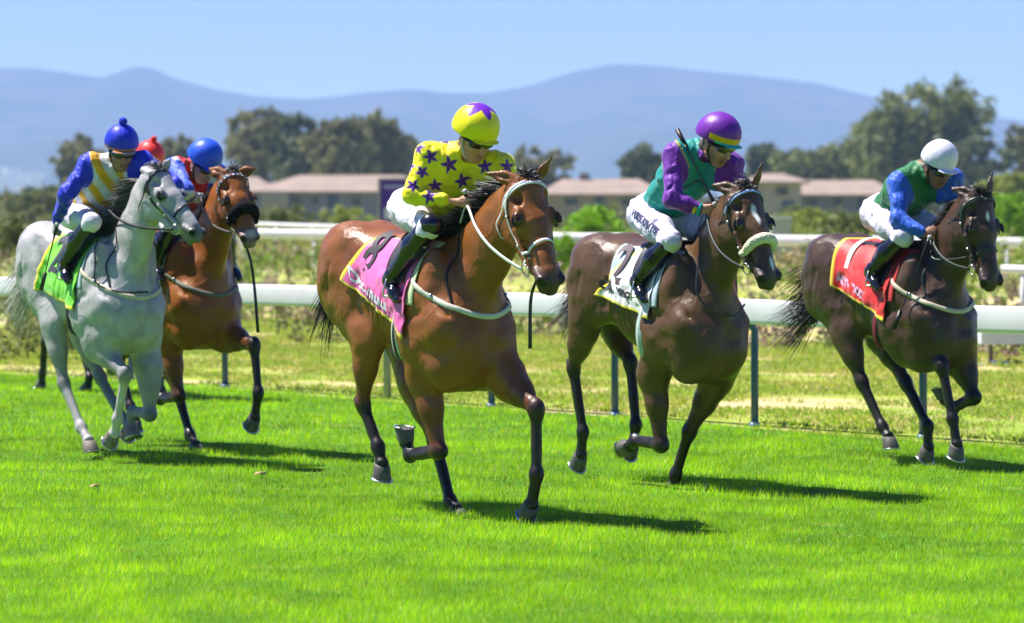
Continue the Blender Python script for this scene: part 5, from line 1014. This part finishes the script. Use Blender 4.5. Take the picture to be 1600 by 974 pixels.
J5 = build_jockey(H5, jk(key='c', hip=(1370, 330, 0), neck=(1440, 262, 0), head=(1467, 256, 0), rsh=(1406, 284, -.16), lsh=(1488, 280, .17), rel=(1404, 343, -.24), rwr=(1444, 366, -.16), rha=(1458, 361, -.11), rkn=('L', .06, -.22, 1.64), ran=('L', -.20, -.30, 1.40),
    skin=(.26, .12, .07), torso=(.012, .17, .05), sleeve=(.02, .11, .62), cap=(.76, .72, .86), pitch=30, yaw=-2, label='jockey in green vest with blue sleeves and plain white cap', breech=(.72, .66, .80), hel=(.130, .118, .128)))

# --- grey
GR = (.42, .40, .405)
H1 = build_horse(dict(fr=(180, 362, 23.4, 34), rs=.92, coat=GR, points=(.15, .155, .16), muzzle=(.12, .125, .13), mat=coat_mat('coat_grey', .5, .1), seed=12, h=.0098, rp=.06, dapple=True,
    label='dappled grey racehorse at left with a lime green saddle cloth', poll=(238, 277, 0), muz=(314, 374, .16), hs=.60, ear_r=(217, 259, -.03, .15), ear_l=(258, 262, .10, .13),
    rf=[(152, 540), (196, 585), (184, 655), (177, 684)], lf=[(232, 575), (234, 648), (207, 645), (203, 672)], rh=[(84, 508), (100, 600), (127, 668), (141, 694)], lh=[(130, 520), (157, 590), (188, 648), (206, 672)],
    legcoat=(.36, .345, .345), legmid=(.28, .27, .27), socks=dict(rf=(.50, .47, .43), lf=(.20, .22, .24), rh=(.40, .38, .38), lh=(.16, .18, .2)), hoof=(.22, .18, .15), leather=(.015, .016, .02), lname='black', breast=(.62, .55, .42), hand_r=v3(.02, -.10, 1.85), hand_l=v3(.30, .08, 1.85), rein=(.02, .02, .025),
    loop=[(-.02, -.12, 1.84), (.10, -.18, 1.66), (.18, -.25, 1.45), (.22, -.26, 1.30), (.38, -.14, 1.24), (.45, .04, 1.24)], hair=(.085, .080, .080), mlen=.34, nmane=3000, mup=.45, mgrav=.45, tailc=(.55, .52, .48), tdir=(-.8, -.2, -.5), tlen=.45, ntail=700, dock=(-.05, 0, -.32)))
full_tack(H1, (.17, .68, .02), (.85, .72, .01), '2', (.06, .05, .07), None, None, seed=9, pad=(.35, .48, .50), girth=(.012, .012, .014), nsz=.36, cpx=[(104, 362), (58, 452), (110, 480)], npx=(92, 402), nrot=0)
OR = (.78, .42, .01)
def pat1(c):
    V, C, w = c['V'], c['C'], c['wS']; s = (V-c['hip'])@nrm(c['ax']*.75+v3(0, .55, -.15)); m = (((s/.115) % 1) < .48) & (w < .5); C[m] = OR
def cap1(C, L, V):
    C[(L[:, 2] < .026) & (L[:, 2] > .012)] = (.55, .20, .05); C[(L[:, 2] < .012) & (L[:, 0] > .05)] = (.25, .35, .80)
J1 = build_jockey(H1, jk(key='d', hip=(122, 330, 0), neck=(176, 250, 0), head=(190, 231, 0), rsh=(140, 256, -.16), lsh=(222, 252, .14), rel=(104, 305, -.34), rwr=(88, 348, -.33), rha=(85, 366, -.33), lel=('L', .36, .30, 2.02), lwr=('L', .40, .14, 1.92), lha=('L', .44, .08, 1.88), rkn=('L', .08, -.23, 1.74), ran=('L', -.20, -.31, 1.44),
    skin=(.38, .20, .12), torso=(.66, .68, .70), sleeve=ROY, cap=ROY, pom=ROY, capfn=cap1, pattern=pat1, glove=(.5, .5, .5), pitch=20, yaw=-18, label='jockey in white and gold stripes with blue sleeves riding the grey', breech=(.70, .68, .74), hel=(.135, .122, .128)))

# --- chestnut bay with black sheepskin
CH = (.30, .092, .014)
H2 = build_horse(dict(fr=(302, 362, 24.3, 34), coat=CH, points=(.014, .011, .010), muzzle=(.22, .13, .11), mat=coat_mat('coat_red_bay', .42, .3), seed=15, h=.0098, rp=.05,
    label='red bay racehorse with black sheepskin noseband, partly hidden behind the grey', poll=(360, 280, 0), muz=(391, 374, -.03), hs=.58, hroll=4, ear_r=(322, 262, -.15, .15), ear_l=(386, 268, .09, .12),
    rf=[('L', -.12, .82), ('L', .02, .42), ('L', -.30, .38), ('L', -.38, .50)], lf=[('L', .26, .88), (397, 540), (404, 614), (397, 658)], rh=[('L', -.85, 1.0), ('L', -.95, .60), ('L', -.80, .30), ('L', -.72, .18)], lh=[(255, 545), (277, 612), (297, 680), (308, 700)],
    legcoat=CH, legmid=(.12, .04, .014), leather=(.16, .13, .10), lname='tan', brow2=[(.35, .01, .03), (.7, .7, .75), (.03, .04, .3), (.7, .7, .75)], breast=(.16, .16, .13), hand_r=v3(.22, -.06, 1.93), hand_l=v3(.28, .10, 1.93), rein=(.10, .09, .08), sheep=(.012, .012, .013), shs=1.35,
    drop=[(390, 402, .0), (397, 445, .0), (403, 520, .0)], white=[((.55, .0, .03), (.06, .05, .03), (.5, .4, .38))], hair=(.03, .02, .015), mlen=.14, nmane=900, ntail=300))
full_tack(H2, (.02, .03, .25), (.7, .6, .02), None, None, None, None, seed=3)
def pat2(c):
    V, C, w = c['V'], c['C'], c['wS']; m = (w > .5); s = ((V[:, 2]+V[:, 0]*.4)/.16) % 1; C[m & (s < .5)] = (.70, .72, .78); C[m & (s >= .5)] = (.04, .10, .62)
J2 = build_jockey(H2, jk(key='e', hip=(252, 328, 0), neck=(302, 258, 0), head=(319, 252, 0), rsh=(272, 262, -.17), lsh=(338, 270, .16), rel=(292, 298, -.27), rwr=('L', .16, -.12, 1.92), rha=('L', .22, -.06, 1.92), lel=('L', .06, .20, 1.96), rkn=('L', .08, -.23, 1.72), ran=('L', .0, -.31, 1.44),
    skin=(.55, .32, .26), torso=(.70, .015, .02), sleeve=(.70, .72, .78), cap=(.02, .10, .70), pattern=pat2, glove=(.6, .62, .6), pitch=36, yaw=10, label='jockey in red silks and bright blue cap behind the grey horse', hel=(.135, .125, .130)))
# --- last horse, almost hidden behind the grey
H6 = build_horse(dict(fr=(205, 352, 31.5, 34), coat=(.05, .026, .016), points=(.012, .010, .010), muzzle=(.04, .03, .03), mat=coat_mat('coat_brown', .40, .45), seed=18, h=.013, rp=.05,
    label='dark horse at the back, only its hind legs seen behind the grey', poll=(246, 292, 0), muz=(266, 362, 0), hs=.60, ear_r=(228, 288, -.12, .15), ear_l=(256, 284, .09, .15),
    rf=[('L', 0, .82), ('L', .25, .48), ('L', -.02, .35), ('L', -.12, .28)], lf=[('L', .2, .85), ('L', .40, .50), ('L', .38, .20), ('L', .42, .06)], rh=[('L', -.98, .95), (70, 535), (66, 585), (65, 600)], lh=[('L', -.85, .95), (128, 545), (140, 590), (137, 604)],
    leather=(.03, .03, .03), lname='black', breast=None, hand_r=v3(.22, -.06, 1.87), hand_l=v3(.24, .06, 1.87), hair=(.02, .016, .015), mlen=.14, nmane=500, ntail=300))
tack(H6); drape(H6, 'saddle_cloth', -.72, -.95, -.06, -.12, 1.25, -.2, CL, (.1, .2, .5), None, nf=24, npn=24); mane_tail(H6)
J6 = build_jockey(H6, jk(key='f', hip=(182, 326, 0), neck=(220, 262, 0), head=(234, 248, 0), rsh=(196, 264, -.17), lsh=(244, 266, .17), rel=(200, 306, -.25), rwr=('L', .16, -.12, 1.88), rha=('L', .2, -.06, 1.88), rkn=('L', .08, -.22, 1.72), ran=('L', -.16, -.30, 1.44),
    skin=(.45, .24, .16), torso=(.70, .02, .02), sleeve=(.70, .02, .02), cap=(.78, .03, .03), pom=(.78, .02, .02), pitch=26, h=.010, hs=.010, label='rider whose red cap with pompom shows between the two blue caps'))
# whips
f = H3['fr']; 
def wp(H, q): return H['fr'].world(q)
whip('whip', wp(H3, v3(.26, -.075, 1.93)), wp(H3, v3(-.02, .16, 1.50)), 'white capped whip in the hand of the jockey in yellow')
whip('whip', wp(H4, H4['fr'].p(1116, 318, -.06)), wp(H4, H4['fr'].p(1070, 226, -.14)), 'black whip slanting across the chest of the jockey in teal')
whip('whip', wp(H5, H5['fr'].p(1452, 372, -.16)), wp(H5, H5['fr'].p(1406, 490, -.34)), 'dark whip pointing down beside the shoulder of the dark brown horse')
whip('whip', wp(H1, H1['fr'].p(89, 352, -.36)), wp(H1, H1['fr'].p(70, 430, -.40)), 'black whip hanging from the glove of the jockey on the grey')
# ------------------------------------------------------------------ turf blades
def turf_blades():
    rg = np.random.default_rng(77); Vs = []; Cs = []
    for (y0, y1, dens, h, w) in ((13.2, 16.5, 5200, .036, .0034), (16.5, 20.5, 3600, .037, .0042), (20.5, 26, 2000, .038, .0056), (26, 38, 800, .042, .009)):
        xw = y1*.21; n = int((y1-y0)*2*xw*dens); x = rg.uniform(-xw, xw, n); y = rg.uniform(y0, y1, n); o = (np.column_stack([x, y])-EA)@EN; k = (o < .12)&(np.abs(x) < y*.21); x, y = x[k], y[k]; n = len(x)
        tuft = fbm(np.column_stack([x*3.1, y*3.1, 0*x]), 3, 3); big = fbm(np.column_stack([x*.55, y*.55, 0*x]), 9, 2)
        hh = h*(1+.45*tuft)*rg.uniform(.55, 1.35, n); a = rg.uniform(0, 6.28, n); ln = rg.uniform(.1, .75, n); D = np.column_stack([np.cos(a)*ln, np.sin(a)*ln, np.ones(n)]); a2 = a+math.pi/2+rg.normal(0, .5, n); W_ = np.column_stack([np.cos(a2), np.sin(a2), 0*a2])*(w*rg.uniform(.6, 1.3, n))[:, None]*.5
        B = np.column_stack([x, y, 0*x-.004]); tip = B+D*hh[:, None]; V = np.stack([B-W_, B+W_, tip], 1); Vs.append(V.reshape(-1, 3))
        c = np.array((.335, .575, .003))*(1+.42*tuft+.26*big)[:, None]*rg.uniform(.7, 1.35, (n, 1)); pale = rg.random(n) < .05+.05*np.clip(tuft, 0, 1); c[pale] = np.array((.55, .62, .22))*rg.uniform(.7, 1.2, (pale.sum(), 1)); yl = rg.random(n) < .18; c[yl] *= (1.5, 1.1, 1.0)
        Cs.append(np.repeat(c, 3, 0))
    V = np.vstack(Vs); C = np.vstack(Cs); g = mesh('turf_grass', V, np.arange(len(V)).reshape(-1, 3), mat('grass_blade', vcol=True, rough=.45, trans=.45, spec=.35), None, C, False); tag(g, 'short bright green grass of the racing turf', 'grass', kind='stuff'); return len(V)//3
NB = turf_blades()
lf = mat('dead_leaf', (.42, .27, .14), .8)
for px, py, s, lb in ((408, 748, .035, 'pale dead leaf lying on the turf left of the leading horse'), (149, 768, .028, 'small brown dead leaf on the turf below the grey horse')):
    Zb = HC*FPX/(py-YH); x = (px-800)/FPX*Zb; mb = MB(); V = [(x+math.cos(a)*s*(1.5 if k % 2 else .9), Zb+math.sin(a)*s, .038+.012*math.sin(3*a)) for k, a in enumerate(np.linspace(0, 5.6, 9))]; V += [(a_, b_, c_-.003) for a_, b_, c_ in V]; F_ = [tuple(range(9)), tuple(range(17, 8, -1))]+[(k, (k+1) % 9, (k+1) % 9+9, k+9) for k in range(9)]; o = mesh('dead_leaf', V, F_, lf, None, None, False); tag(o, lb, 'leaf')
